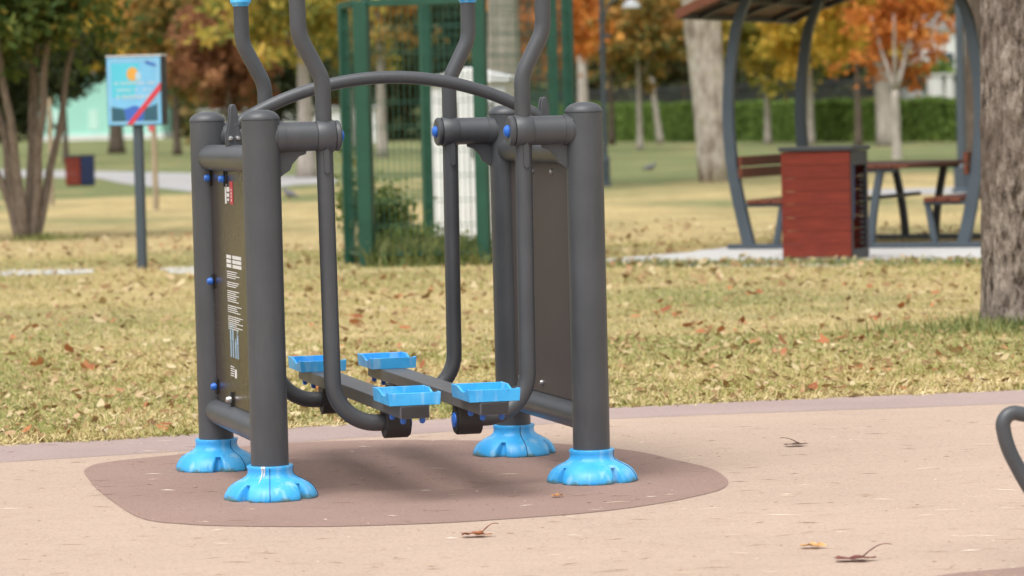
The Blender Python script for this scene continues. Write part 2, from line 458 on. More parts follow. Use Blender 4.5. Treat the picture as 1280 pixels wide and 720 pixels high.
M['glass_dark'] = painted('window_dark', (.06, .08, .09), .2)
M['roof_grey'] = painted('grey_roof', (.35, .36, .36), .7)
M['stake'] = painted('weathered_stake', (.36, .29, .2), .8, .2, 5)
M['pinkred'] = painted('pink_red_tag', (.62, .10, .12), .6)
M['lampglass'] = painted('lamp_dome', (.62, .66, .70), .3)
M['sky_print'] = painted('sky_blue_print', (.20, .52, .80), .4, .12, 3)
M['cyan_print'] = painted('cyan_print', (.10, .55, .70), .4, .08, 3)
M['frame_print'] = painted('frame_line_print', (.42, .62, .74), .4, .05)
M['navy_print'] = painted('teal_navy_print', (.03, .11, .16), .4, .12, 4)
M['ultra_print'] = painted('ultramarine_print', (.05, .14, .5), .4, .15, 4)
M['orange_print'] = painted('orange_print', (.75, .38, .07), .4, .05)
M['redstripe'] = painted('red_stripe_print', (.65, .05, .07), .4, .05)
M['bird'] = painted('pigeon_feathers', (.13, .125, .14), .7, .3, 30)
M['flower'] = painted('yellow_petals', (.75, .48, .02), .6)

# ------------------------------------------------------------------ ground
def zone(px, z=0): return [ground(u, v, z) for u, v in px]
g = sheet('ground', [(-420, -10), (420, -10), (420, 900), (-420, 900)], M['grass'], 0)
ZR = .010
edge_px = [(-120, 563), (0, 556), (90, 551), (150, 549), (250, 542), (420, 531), (600, 520), (780, 509), (900, 503), (1040, 497), (1160, 492), (1280, 487), (1400, 483)]
edge = [ground(u, v, ZR) for u, v in edge_px]
dense = []
for i in range(len(edge)-1):
    for k in range(20):
        p = edge[i].lerp(edge[i+1], k/20)
        p = p+Vector((0, .025*noise.noise(p*5)+.012*noise.noise(p*22), 0)); dense.append(p)
edge_line = dense
near = [Vector((edge[-1].x+3, edge[-1].y+.4, 0)), Vector((9, 1, 0)), Vector((-9, 1, 0)), Vector((edge[0].x-3, edge[0].y-.3, 0))]
sheet('rubber_paving', dense+near, M['rubber'], ZR)
band_in = [(1400, 500), (1280, 503), (1160, 508), (1040, 512), (900, 517), (760, 523), (600, 536), (420, 548), (230, 563), (100, 571), (0, 577), (-120, 585)]
bi = [ground(u, v, ZR+.003) for u, v in band_in]
sheet('paving_border', [p+Vector((0, -.0, 0)) for p in dense]+bi, M['rubber_band'], ZR+.0008)
dark_px = [(105, 589), (112, 583), (125, 579), (161, 574), (222, 568), (290, 559), (420, 551), (560, 550), (690, 554), (789, 563), (841, 574), (887, 585), (907, 597), (910, 604), (904, 610), (887, 616), (830, 628), (742, 640), (640, 648), (540, 654), (405, 658), (272, 657), (219, 654), (190, 651), (168, 644), (147, 631), (122, 612), (110, 598)]
def smooth_loop(P, n=8):
    out = []; N = len(P)
    for i in range(N):
        p0, p1, p2, p3 = P[i-1], P[i], P[(i+1) % N], P[(i+2) % N]
        for k in range(n):
            s = k/n
            out.append(.5*((2*p1)+(p2-p0)*s+(2*p0-5*p1+4*p2-p3)*s*s+(3*p1-p0-3*p2+p3)*s**3))
    return out
sheet('dark_paving_zone', smooth_loop(zone(dark_px, ZR+.0017)), M['rubber_dark'], ZR+.0017)
corner = zone([(1150, 722), (1200, 715), (1280, 708), (1330, 704), (1400, 760), (1130, 780)], ZR+.0018)
sheet('dark_paving_patch', corner, M['rubber_dark'], ZR+.0008)
pad = zone([(740, 326), (800, 321), (850, 317), (905, 310), (1000, 307), (1228, 302), (1330, 300), (1330, 327), (1228, 330), (1090, 331), (1000, 333), (900, 333), (740, 331)])
def ragged(P, amp=.05):
    out = []
    for i in range(len(P)):
        a, b = P[i], P[(i+1) % len(P)]
        for k in range(14):
            p = a.lerp(b, k/14); out.append(p+Vector((0, amp*noise.noise(p*3.3)*2, 0)))
    return out
sheet('concrete_pad', ragged(pad, .10), M['concrete'], .006)
sheet('concrete_path', ragged(zone([(-90, 339), (60, 338), (118, 337), (116, 342), (60, 344), (-90, 347)]), .08), M['concrete'], .006)
sheet('concrete_path', ragged(zone([(196, 336), (250, 334), (300, 334), (300, 341), (250, 343), (215, 342)]), .08), M['concrete'], .006)
sheet('far_path', zone([(-60, 211), (125, 214), (250, 217), (372, 220), (420, 224), (420, 229), (372, 231), (290, 241), (240, 240), (150, 229), (125, 223), (-60, 221)]), M['asphalt'], .006)
sheet('far_path', zone([(1060, 238), (1195, 234), (1330, 231), (1330, 240), (1195, 243), (1060, 244)]), M['asphalt'], .006)

# ------------------------------------------------------------------ the air walker
DX, DY, YAW, W, L, H = -.8245, 11.5, .2547, 1.12, 1.055, 1.30
dev = thing('fitness_machine', (DX, DY, ZR), YAW,
            'grey double walking exercise machine with blue foot trays and blue post feet on dark rubber', 'fitness machine')
POSTS = [(0, 0), (W, 0), (0, L), (W, L)]
RP = .0635
for i, (x, y) in enumerate(POSTS):
    mb = MB(); mb.lathe([(RP, .02), (RP, H-.035)], 48, (x, y, 0))
    post = build('post', mb, M['grey'], dev)
    mb = MB(); mb.lathe([(RP-.003, H-.035), (RP+.0015, H-.034), (RP+.0015, H-.028), (RP*.93, H-.018), (RP*.72, H-.007), (RP*.4, H-.001), (.0, H)], 48, (x, y, 0))
    build('post_cap', mb, M['grey'], post, angle=50)
    # blue bell foot with lobes
    ph = -(-PI/2+R([-35, 36, 8, -20][i])-YAW)
    def fn(r, z, a, ph=ph):
        t = max(0, min(1, (.078-z)/.045))
        q_ = ((a+ph+PI/4) % (PI/2))-PI/4          # angle from the nearest notch
        lob = 1-math.exp(-(q_/.34)**2)
        tt = max(0, min(1, (.056-z)/.010)); cut = tt*math.exp(-(q_/(.07+.07*(1-z/.056) if z < .056 else .07))**6)
        rr = r*(1-t*.05*(1-lob)-.20*cut)
        return rr, z
    prof = [(RP+.001, .112), (RP+.012, .113), (RP+.015, .108), (RP+.012, .100), (RP+.012, .088), (RP+.017, .078), (RP+.030, .069), (RP+.045, .062), (RP+.058, .055), (RP+.070, .047), (RP+.080, .037), (RP+.089, .022), (RP+.0935, .010), (RP+.093, .004), (RP+.090, .0)]
    mb = MB(); mb.lathe(prof, 240, (0, 0, 0), fn)
    ft = build('foot_cover', mb, M['blue_foot'], post, loc=(x, y, 0), angle=60)
    
    for s in (0, 1):
        mb = MB(); a = -ph+s*PI/2+R(38)
        pts = []
        for (r, z) in prof[2:-1]:
            rr, zz = fn(r, z, a); pts.append(((rr+.0005)*math.cos(a), (rr+.0005)*math.sin(a), zz))
        mb.tube(pts, .0013, 6); build('seam', mb, M['navy'], ft)
p_ = [c for c in dev.children if c.name.startswith('post')][0]
ft0 = [c for c in p_.children if c.name.startswith('foot_cover')][0]
for da, l0, l1 in ((-.17, 1, 7), (-.07, 1, 5)):
    a = -PI/2-YAW+da-.12; mb = MB()
    mb.tube([((r_0+.0012)*math.cos(a+.015*math.sin(k_)), (r_0+.0012)*math.sin(a+.015*math.sin(k_)), z_0) for k_, (r_0, z_0) in enumerate(prof[l0:l1+1])], [.0030, .0036, .003, .0026, .002, .0016, .001][:l1-l0+1], 8)
    build('paint_drip', mb, M['white_print'], ft0)
# side rails
for x in (0, W):
    for z in (1.135, .215):
        mb = MB()
        mb.tube([(x, RP*.55, z), (x, L-RP*.55, z)], .0465, 36)
        build('side_rail', mb, M['grey'], dev)
# arch
zc, sag = 1.405, .160
half = W/2
Rr = (half**2+sag**2)/(2*sag)
pts = []
for k in range(41):
    x = -half*1.0+2*half*k/40
    pts.append((W/2+x, L/2, zc-Rr+math.sqrt(Rr**2-x*x)))
mb = MB(); mb.tube(pts, .0225, 28); build('arch', mb, M['grey'], dev)
for x in (0, W):
    mb = MB()
    sgn = 1 if x == 0 else -1
    for dy in (-.017, .017):
        poly = [(-.024, 1.165), (.024, 1.165), (.026, 1.21), (.019, 1.25), (.014, 1.30), (.008, 1.322), (-.004, 1.324), (-.011, 1.31), (-.015, 1.26), (-.025, 1.21)]
        mb.prism(poly, lambda a, b, t, x=x: (x+a, L/2+t, b), dy-.005, dy+.005)
    br = build('arch_bracket', mb, M['grey'], dev, bevel=.003)
    for dz in (1.205, 1.225):
        for k in (-1, 1):
            mb = MB(); mb.lathe([(.009, 0), (.009, .006), (.006, .011), (0, .012)], 12, (x-.012+.024*(k > 0), L/2-.022, dz), axis='Y')
            mb.v = [(p[0], 2*(L/2-.022)-p[1], p[2]) for p in mb.v]
            if dz < 1.21: build('bolt', mb, M['steel'], br)
# information panel on the left, plain panel on the right
def panel(x, name, m_):
    mb = MB(); mb.box((x, L/2, .677), (.012, L-2*RP-.01, .83))
    return build(name, mb, m_, dev, bevel=.002)
pl = panel(0, 'information_panel', M['panel']); pr = panel(W, 'side_panel', M['panel_plain'])
XF = -.0068
def prt(name, rects, m_, parent=pl, x=XF, t=.0012):
    mb = MB()
    for (y0, y1, z0, z1) in rects: mb.box((x, (y0+y1)/2, (z0+z1)/2), (t, y1-y0, z1-z0))
    return build(name, mb, m_, parent, smooth=False)
rects = []
# header marks, paragraphs (illegible lines) and outline figures
rects += [(.655, .685, .975, 1.045), (.60, .645, 1.0, 1.012), (.595, .645, 1.018, 1.034), (.61, .64, .985, .994)]
z = .795
for blk, n in ((('h'), 3), ('b', 4), ('p', 3), ('p', 6), ('p', 4), ('p', 7)):
    for k in range(n):
        if blk == 'h':
            rects += [(.60, .69, z-.012, z), (.40, .57, z-.012, z)]; z -= .016
        else:
            ln = rnd.uniform(.16, .29); rects.append((.69-ln, .69, z-.0028, z)); z -= .0072
    z -= .009
prt('printed_text', rects, M['white_print'])
prt('red_label', [(.525, .585, .975, 1.055)], M['red_print'])
prt('label_lettering', [(.55, .56, .985+.012*k, .993+.012*k) for k in range(4)], M['white_print'], x=XF-.0008)
mb = MB()
for k, (yc, hgt) in enumerate(((.655, .125), (.61, .12), (.56, .07), (.52, .10))):
    z0 = .435
    mb.box((XF, yc, z0+hgt*.24), (.0012, .007, hgt*.48)); mb.box((XF, yc-.012, z0+hgt*.24), (.0012, .007, hgt*.48))
    mb.box((XF, yc-.006, z0+hgt*.66), (.0012, .024, hgt*.34)); mb.lathe([(0, -.0006), (hgt*.07, -.0006), (hgt*.07, .0006), (0, .0006)], 12, (XF, yc-.006, z0+hgt*.92), axis='X')
build('figure_drawing', mb, M['blue_print'], pl, smooth=False)
prt('printed_text', [(.60, .67, .40-.008*k, .403-.008*k) for k in range(5)]+[(.55, .585, .365, .395)], M['white_print'])
def clamp(y, z, blue, x, sx, parent):
    mb = MB(); mb.box((x+sx*.012, y, z), (.008, .018, .055)); cl = build('clamp', mb, M['black'], parent, bevel=.002)
    mb = MB(); mb.lathe([(.0, .034), (.009, .032), (.013, .024), (.013, .014), (.009, .010)], 16, (0, 0, 0), axis='X')
    mb.v = [(x+sx*p[0], y+p[1], z+p[2]) for p in mb.v]
    build('cap_nut', mb, M['bluebolt'] if blue else M['steel'], cl)
for (y, z, b) in ((.965, 1.062, True), (.665, 1.062, True), (.965, .69, True), (.95, .31, True), (.64, .285, False)):
    clamp(y, z, b, 0, -1, pl)
for (y, z) in ((.66, 1.06), (.40, 1.06), (.60, .30), (.9, .30)):
    mb = MB(); mb.lathe([(.0, .012), (.007, .010), (.009, .004), (.009, 0)], 14, axis='X')
    mb.v = [(W-.006-p[0], y+p[1], z+p[2]) for p in mb.v]; build('bolt', mb, M['steel'], pr)
# arms
ZP = 1.207
def arm(side, y):
    """side 0 = left pair, 1 = right pair"""
    s = 1 if side == 0 else -1; X0 = 0 if side == 0 else W
    f = lambda a: X0+s*a
    mb = MB(); mb.tube([(f(.03), y, ZP), (f(.186), y, ZP)], .0495, 40)
    mb.tube([(f(.05), y, ZP), (f(.075), y, ZP)], .053, 40)
    st = build('pivot_stub', mb, M['grey'], dev)
    mb = MB()
    poly = [(RP-.01, ZP-.03), (.155, ZP-.03), (.152, ZP-.058), (.128, ZP-.066), (.105, ZP-.09), (.095, ZP-.112), (.078, ZP-.122), (RP-.012, ZP-.142)]
    mb.prism(poly, lambda a, b, t: (f(a), y+t, b), -.006, .006)
    build('gusset', mb, M['grey'], st, bevel=.002)
    a = thing('swing_arm', (0, 0, 0), 0, None, None); a.parent = dev
    # one tube from grip to footboard bearing
    up = [(f(.215), y, ZP+.03), (f(.215), y, 1.395), (f(.137), y, 1.545), (f(.135), y, 1.69)]
    up = arc_path(up, [.14, .14]); mb = MB(); mb.tube(up, .0275, 28)
    dn = arc_path([(f(.215), y, ZP-.03), (f(.222), y, .237), (f(.40), y, .237)], [.15], 16)
    mb.tube(dn, .0285, 28)
    mb.prism([(.004, ZP-.04), (.009, ZP-.05), (.009, ZP-.118), (0, ZP-.128), (-.009, ZP-.118), (-.009, ZP-.05)], lambda p, q, t: (f(.215)+p, y+t, q), -.036, -.0)
    arm_tube = build('arm_tube', mb, M['grey'], a)
    mb = MB(); mb.lathe([(.0, 0), (.052, 0), (.054, .003), (.054, .058), (.052, .061), (0, .061)], 40, (f(.187) if s > 0 else f(.248), y, ZP), axis='X')
    build('pivot_collar', mb, M['grey'], a)
    mb = MB(); mb.tube([(f(.1855), y, ZP), (f(.188), y, ZP)], .0455, 36); mb.tube([(f(.247), y, ZP), (f(.252), y, ZP)], .0475, 36); build('washer', mb, M['black'], a)
    mb = MB(); mb.lathe([(0, 0), (.050, 0), (.052, .004), (.052, .012), (.046, .017), (0, .017)], 40, axis='X'); mb.v = [(f(.251+p[0]), y+p[1], ZP+p[2]) for p in mb.v]
    ec = build('end_plate', mb, M['grey'], a)
    mb = MB(); mb.lathe([(.021, 0), (.021, .006), (.016, .013), (.008, .016), (0, .017)], 24, axis='X'); mb.v = [(f(.267+p[0]), y+p[1], ZP+p[2]) for p in mb.v]
    build('blue_cap', mb, M['bluebolt'], ec)
    mb = MB(); mb.lathe([(.0, 1.680), (.029, 1.680), (.031, 1.686), (.038, 1.694), (.038, 1.704), (.034, 1.716), (.022, 1.724), (.0, 1.727)], 32, (f(.135), y, 0))
    build('grip_end', mb, M['blue'], a)
    # bearing under the footboard
    mb = MB()
    prof = []
    n = 22
    for k in range(n+1):
        th = PI+PI*k/n
        prof.append((.05*math.cos(th), (.233)+.05*math.sin(th)))
    prof += [(.05, .283), (-.05, .283)]
    mb.prism(prof, lambda p, q, t: (f(t), y+p, q), .392, .476)
    bb = build('bearing', mb, M['grey_dark'], a, bevel=.004)
    mb = MB(); mb.lathe([(0, 0), (.0445, 0), (.0445, .004), (.0, .004)], 32, axis='X'); mb.v = [(f(.476+p[0]), y+p[1], .233+p[2]) for p in mb.v]
    build('bearing_ring', mb, M['black'], bb)
    mb = MB(); mb.lathe([(.026, 0), (.025, .005), (.014, .009), (0, .010)], 24, axis='X'); mb.v = [(f(.480+p[0]), y+p[1], .233+p[2]) for p in mb.v]
    build('blue_cap', mb, M['bluebolt'], bb)
    return a
for side in (0, 1):
    for y in (0, L): arm(side, y)
# footboards with trays
def tray(cx, cy, zt, parent):
    wx, wy, th = .168, .265, .0075
    mb = MB()
    mb.box((cx, cy, zt+.004), (wx-.004, wy-.004, .008))
    hF, hH = .042, .045     # low front, high back
    def hl(t):              # t 0 front .. 1 back, side-wall height with the stepped lip
        pts_ = [(0, hF), (.12, hF), (.20, hF-.011), (.40, hF-.013), (.56, hH-.006), (.66, hH), (1, hH)]
        for i in range(len(pts_)-1):
            if t <= pts_[i+1][0]:
                a, b = pts_[i], pts_[i+1]; k = (t-a[0])/(b[0]-a[0]); k = k*k*(3-2*k); return a[1]+(b[1]-a[1])*k
        return hH
    N = 40
    for sx in (-1, 1):
        xo, xi = cx+sx*wx/2, cx+sx*(wx/2-th)
        vs = []; fs = []
        for i in range(N+1):
            t = i/N; yy = cy-wy/2+wy*t; h = hl(t)
            fl = .004*sx*(h/hH)
            vs += [(xo, yy, zt), (xo+fl, yy, zt+h), (xi+fl, yy, zt+h), (xi, yy, zt)]
        for i in range(N):
            for k in range(4): fs.append((i*4+k, i*4+(k+1) % 4, (i+1)*4+(k+1) % 4, (i+1)*4+k))
        fs += [(3, 2, 1, 0), (N*4, N*4+1, N*4+2, N*4+3)]
        mb.add(vs, fs)
    mb.box((cx, cy-wy/2+th/2, zt+(hF-.001)/2), (wx-2*th+.0155, th-.0006, hF-.001))
    mb.box((cx, cy+wy/2-th/2, zt+(hH-.001)/2), (wx-2*th+.0155, th-.0006, hH-.001))
    for k in range(7): mb.box((cx-.06+.02*k, cy, zt+.0095), (.006, wy-.06, .003))
    tr = build('foot_tray', mb, M['blue'], parent, bevel=.002, angle=40)
    for dx in (-.032, .032):
        for dy in (-.09, .09):
            mb = MB(); mb.lathe([(.0, -.021), (.007, -.019), (.010, -.012), (.010, -.003), (.013, 0)], 14, (cx+dx, cy+dy, .283)); build('blue_bolt', mb, M['bluebolt'], tr)
    return tr
for cx in (.424, .692):
    mb = MB(); mb.box((cx, L/2, .3045), (.098, L+.86, .043))
    fb = build('footboard', mb, M['plank'], dev, bevel=.003)
    for yy in (-.431, L+.431):
        mb = MB(); mb.box((cx, yy, .3045), (.090, .003, .036)); build('end_plug', mb, M['grey_dark'], fb, bevel=.001)
    tray(cx, -.30, .326, fb); tray(cx, L+.30, .326, fb)
    fb.rotation_euler = (0, 0, R(-1.2)); cc_ = Vector((cx, L/2, 0)); fb.location = cc_-Matrix.Rotation(R(-1.2), 3, 'Z') @ cc_

# ------------------------------------------------------------------ near exercise bar at right
hb = thing('exercise_handle', (1.78, 9.3, ZR), 0, 'bent grey metal tube reaching in at the right edge, above salmon rubber', 'exercise bar')
p0 = at_depth(1256, 516, 9.3)-Vector((1.78, 9.3, ZR))
q = lambda u, v: at_depth(u, v, 9.3)-Vector((1.78, 9.3, ZR))
pth = [q(1480, 566)+Vector((0, .15, 0)), q(1340, 530)+Vector((0, .05, 0)), q(1251, 513), q(1257, 556), q(1287, 612), q(1330, 665)]
pth = arc_path(pth, [.4, .045, .3, .5], 12)
mb = MB(); mb.tube(pth, .0205, 24); build('bar', mb, M['grey'], hb)
e = pth[0]; mb = MB(); mb.tube([(e.x, e.y, 0), (e.x, e.y, e.z+.4)], .05, 30); build('upright', mb, M['grey'], hb)
mb = MB(); mb.tube([pth[-1], (e.x, e.y, .12)], .0165, 20); build('brace', mb, M['grey'], hb)

# ------------------------------------------------------------------ near-grass: blades and litter
def edge_y(x):
    for i in range(len(edge)-1):
        if edge[i].x <= x <= edge[i+1].x or (i == 0 and x < edge[0].x) or (i == len(edge)-2 and x > edge[-1].x):
            a, b = edge[i], edge[i+1]; return a.y+(b.y-a.y)*(x-a.x)/(b.x-a.x)
    return 13.5
ex = np.array([e.x for e in edge]); ey = np.array([e.y for e in edge])
def scatter(n, y0, y1, margin=1.6):
    y = y0+(y1-y0)*rng.random(n); x = (rng.random(n)*2-1)*(.152*y+margin)
    ok = y > np.interp(x, ex, ey)-.01+.03*rng.standard_normal(n)*.6
    return x[ok], y[ok]
def blades(name, x, y, hmin, hmax, wdt, mat, lay=1.0, parent=None, z0=0):
    n = len(x); h = hmin+(hmax-hmin)*rng.random(n)**1.5
    a = rng.random(n)*2*PI; tilt = (.35+rng.random(n)*1.1)*lay
    d = np.stack([np.cos(a)*np.sin(tilt), np.sin(a)*np.sin(tilt), np.cos(tilt)], 1)
    s = np.stack([-np.sin(a), np.cos(a), np.zeros(n)], 1)
    b = np.stack([x, y, np.full(n, z0)], 1)
    if callable(wdt): wv = wdt(n)
    else: wv = wdt*(.6+.8*rng.random(n))
    wv = wv[:, None]; h = h[:, None]
    V = np.stack([b-s*wv, b+s*wv, b+d*h*.6+s*wv*.7+np.array([0, 0, .004]), b+d*h-s*wv*.1], 1)
    return quads(name, V, mat, parent)
x1, y1 = scatter(150000, 11.8, 19.5); x2, y2 = scatter(120000, 19.5, 34, 2.5)
keep = np.array([noise.noise(Vector((a*.5, b*.35, 3))) for a, b in zip(x1[:], y1[:])])
green = keep+.25*rng.standard_normal(len(keep)) > .16
def clear_pad(x, y):
    P = [(p.x, p.y) for p in pad]
    m = np.zeros(len(x), bool)
    for i in range(len(P)):
        ax, ay = P[i]; bx, by = P[(i+1) % len(P)]
        c = ((ay > y) != (by > y)) & (x < (bx-ax)*(y-ay)/(by-ay+1e-12)+ax); m ^= c
    return ~m
k2 = clear_pad(x2, y2); x2, y2 = x2[k2], y2[k2]
o = blades('dry_grass', np.concatenate([x1[~green], x2]), np.concatenate([y1[~green], y2]), .012, .045, .0028, M['blade'], 1.05)
tag(o, 'dry straw coloured lawn grass between the rubber and the pavilion', 'grass', kind='stuff')
kg = np.array([noise.noise(Vector((a*.45+7, b*.3, 9))) for a, b in zip(x2, y2)]) > .12
o = blades('green_grass', np.concatenate([x1[green], x2[kg][:25000]]), np.concatenate([y1[green], y2[kg][:25000]]), .012, .045, .0028, M['blade_green'])
tag(o, 'green grass patches growing among the dry lawn', 'grass', kind='stuff')
# litter leaves: small curled pieces
def litter(name, x, y, smin, smax, mat, lift=.02, power=2.2, z0=0.0):
    n = len(x); s = smin+(smax-smin)*rng.random(n)**power
    a = rng.random(n)*2*PI; t1_ = rng.normal(0, .38, n); t2_ = rng.normal(0, .38, n)
    ca, sa = np.cos(a), np.sin(a)
    u = np.stack([ca*np.cos(t1_), sa*np.cos(t1_), np.sin(t1_)], 1); v = np.stack([-sa*np.cos(t2_), ca*np.cos(t2_), np.sin(t2_)], 1)
    b = np.stack([x, y, z0+s*.3+lift*rng.random(n)], 1); s = s[:, None]
    curl = np.array([0, 0, 1.])*(s*.35*rng.random(n)[:, None])
    V = np.stack([b-u*s+curl, b-u*s*.35-v*s*.6, b+u*s*.5-v*s*.42, b+u*s+curl, b+u*s*.25+v*s*.62, b-u*s*.45+v*s*.45], 1)
    return quads(name, V, mat)
xl, yl = scatter(23000, 11.8, 19.5); xm, ym = scatter(16000, 19.5, 36, 2.5)
k3 = clear_pad(xm, ym); xm, ym = xm[k3], ym[k3]
o = litter('fallen_leaves', np.concatenate([xl, xm]), np.concatenate([yl, ym]), .003, .034, M['litter'], .014, 3.4)
tag(o, 'fallen brown and straw coloured leaves littering the lawn', 'leaf litter', kind='stuff')
xq, yq = scatter(5000, 22, 40, 2.5); k4 = clear_pad(xq, yq) & (np.array([noise.noise(Vector((a*.35, b*.5, 1))) for a, b in zip(xq, yq)]) > -.05)
o = litter('fallen_leaves', xq[k4], yq[k4], .015, .055, M['litter'], .015, 1.8); tag(o, 'drifts of larger brown leaves on the lawn by the pavilion', 'leaf litter', kind='stuff')
M['russet'] = leafmat('russet_leaves', [(0, (.22, .07, .035)), (.5, (.42, .15, .06)), (1, (.58, .30, .14))], 3, .2, .1)
kc = 60; cx_ = rng.random(kc); cyy = 12.6+12*rng.random(kc); cxx = (cx_*2-1)*(.152*cyy+1.0); ii = rng.integers(0, kc, 380)
xr, yr = cxx[ii]+rng.normal(0, .12, 380), cyy[ii]+rng.normal(0, .22, 380); kr = (yr > np.interp(xr, ex, ey)+.03) & clear_pad(xr, yr)
o = litter('fallen_leaves', xr[kr], yr[kr], .012, .050, M['russet'], .02, 1.6); tag(o, 'little drifts of russet leaves lying on the near lawn', 'leaf litter', kind='stuff')
# blades spilling over the rubber edge
el = np.array([(p.x, p.y) for p in edge_line]); n = 3500; ii = rng.integers(0, len(el)-1, n); tt_ = rng.random(n)[:, None]
pp = el[ii]*(1-tt_)+el[ii+1]*tt_; yy_ = pp[:, 1]+rng.normal(.015, .035, n)
o = blades('dry_grass', pp[:, 0], yy_, .015, .06, .003, M['blade'], 1.1, z0=ZR); tag(o, 'dry grass blades spilling over the edge of the rubber paving', 'grass', kind='stuff')
# ragged grass and leaves lapping over the pad's front edge
n = 3800; u0, u1 = ground(742, 331), ground(1330, 327.5); s_ = rng.random(n)
px_ = u0.x+(u1.x-u0.x)*s_; py_ = u0.y+(u1.y-u0.y)*s_+.05-np.abs(rng.normal(0, .28, n))+.10*np.sin(px_*9)*np.sin(px_*3.1+1)
o = blades('dry_grass', px_, py_, .02, .09, .006, M['blade_mix'], .9); tag(o, 'ragged grass fringe along the front of the concrete pad', 'grass', kind='stuff')
n = 420; s_ = rng.random(n); px_ = u0.x+(u1.x-u0.x)*s_
o = litter('fallen_leaves', px_, u0.y+(u1.y-u0.y)*s_+.1-rng.normal(0, .35, n)-.1, .012, .05, M['litter'], .012, 1.5, .008); tag(o, 'brown leaves gathered along the concrete pad', 'leaf litter', kind='stuff')
# green tuft zone round the big trunk
bt = ground(1279, 409)
n = 2600; rr = np.abs(rng.normal(0, .30, n)); aa = rng.random(n)*2*PI
xx, yy = bt.x-.10+rr*np.cos(aa)*1.5, bt.y-.25+rr*np.sin(aa)
o = blades('green_tuft', xx, yy, .03, .13, .004, M['blade_mix'], .7); tag(o, 'tufts of taller green grass at the foot of the big trunk at right', 'grass', kind='stuff')
# litter and twigs on the rubber
n = 1800; yt = 8.6+rng.random(n)*5.2; xt = (rng.random(n)*2-1)*(.152*yt+.6)
ok = yt < np.interp(xt, ex, ey); xt, yt = xt[ok], yt[ok]; n = len(xt)
ln = .003+.06*rng.random(n)**4; an = rng.normal(0, .5, n)+PI*(rng.random(n) > .5); wd = .0004+.0008*rng.random(n)
u = np.stack([np.cos(an), np.sin(an), 0*an], 1)*ln[:, None]; v = np.stack([-np.sin(an), np.cos(an), 0*an], 1)*wd[:, None]
b = np.stack([xt, yt, np.full(n, ZR+.005)], 1); up = np.zeros((n, 3)); up[:, 2] = wd*1.5
M['twig'] = leafmat('dry_needles', [(0, (.12, .07, .045)), (.35, (.28, .18, .11)), (.65, (.5, .38, .26)), (1, (.85, .78, .66))], 2, .1, 0)
V = np.concatenate([np.stack([b-u-v, b-u*.2-v*1.2+u*0+v*ln[:, None]*8, b+u, b-u*.1+v*1.3+v*ln[:, None]*8+up], 1)], 0)
o = quads('dry_needles', V, M['twig']); tag(o, 'dry needles and leaf crumbs scattered over the rubber paving', 'needles', kind='stuff')

# individual fallen leaves on the rubber
def leaf_thing(u_, v_, size, rz, matn, label, stem=None, curl=.5, seed=0, long=1.0):
    r_ = random.Random(seed); p = ground(u_, v_, ZR+.006)
    m_ = leafmat(matn[0], [(0, matn[1]), (.6, matn[2]), (1, matn[3])], 40, 1.0, .15)
    lobes = []
    N = 60
    for k in range(N):
        a = 2*PI*k/N
        r0 = .45+.42*abs(math.cos(a*2.5))**.8+.08*r_.random()
        lobes.append((a, r0))
    mb = MB(); vs = [(0, 0, size*.06)]
    for ring in (.35, .7, 1.0):
        for (a, r0) in lobes:
            rr = (.25+(r0-.25)*ring)*ring if ring < 1 else r0
            x, y = rr*math.cos(a)*size*long, rr*math.sin(a)*size*.75
            zz = size*(.04+curl*.32*(abs(y)/size)**1.3+curl*.22*noise.noise(Vector((x/size*1.8, y/size*1.8, seed)))*1.4+.05*r_.random()*ring)
            vs.append((x, y, max(zz, .001)))
    fs = [(0, 1+k, 1+(k+1) % N) for k in range(N)]
    for q_ in range(2):
        for k in range(N): fs.append((1+q_*N+k, 1+(q_+1)*N+k, 1+(q_+1)*N+(k+1) % N, 1+q_*N+(k+1) % N))
    mb.add(vs, fs)
    lf = thing('fallen_leaf', p, rz, label, 'leaf')
    build('blade', mb, m_, lf, angle=180)
    if stem:
        pts = [(size*.3*long, 0, size*.1)]
        for k in range(1, 9):
            s = k/8; pts.append((size*.3*long+stem[0]*s, stem[2]*s, size*.1+stem[1]*math.sin(s*PI*.62)))
        mb = MB(); mb.tube(pts, [.0018]*4+[.0013]*5, 6); build('stem', mb, m_, lf)
    return lf
leaf_thing(594, 669, .045, .1, ('leaf_russet', (.16, .05, .03), (.30, .10, .045), (.45, .2, .1)), 'russet curled leaf with a thin stem lying before the dark rubber oval', (.055, .028, .02), .9, 1, 1.25)
leaf_thing(1015, 683, .040, -.1, ('leaf_tan', (.5, .24, .08), (.66, .36, .14), (.7, .45, .22)), 'pale orange tan leaf lying on the rubber near the bottom right', None, .9, 2, 1.1)
leaf_thing(1068, 699, .052, .05, ('leaf_maroon', (.10, .03, .035), (.20, .07, .06), (.3, .12, .09)), 'flat dark maroon leaf with long curving stem at bottom right', (.085, .035, .01), .35, 3, 1.35)
leaf_thing(994, 556, .045, .2, ('leaf_grey_brown', (.09, .06, .05), (.17, .11, .09), (.26, .18, .14)), 'flat grey brown leaf lying alone on the salmon rubber right of the machine', (-.06, .02, .05), .3, 4, 1.2)
leaf_thing(697, 620, .024, .4, ('leaf_ochre', (.35, .13, .04), (.6, .27, .08), (.66, .4, .15)), 'tiny ochre leaf beside the front right blue foot of the machine', None, 1.0, 5, 1.1)
leaf_thing(628, 519, .03, .4, ('leaf_cream', (.5, .42, .3), (.68, .6, .45), (.75, .7, .55)), 'cream coloured leaf on the grass edge behind the footboards', None, .6, 6, 1.1)

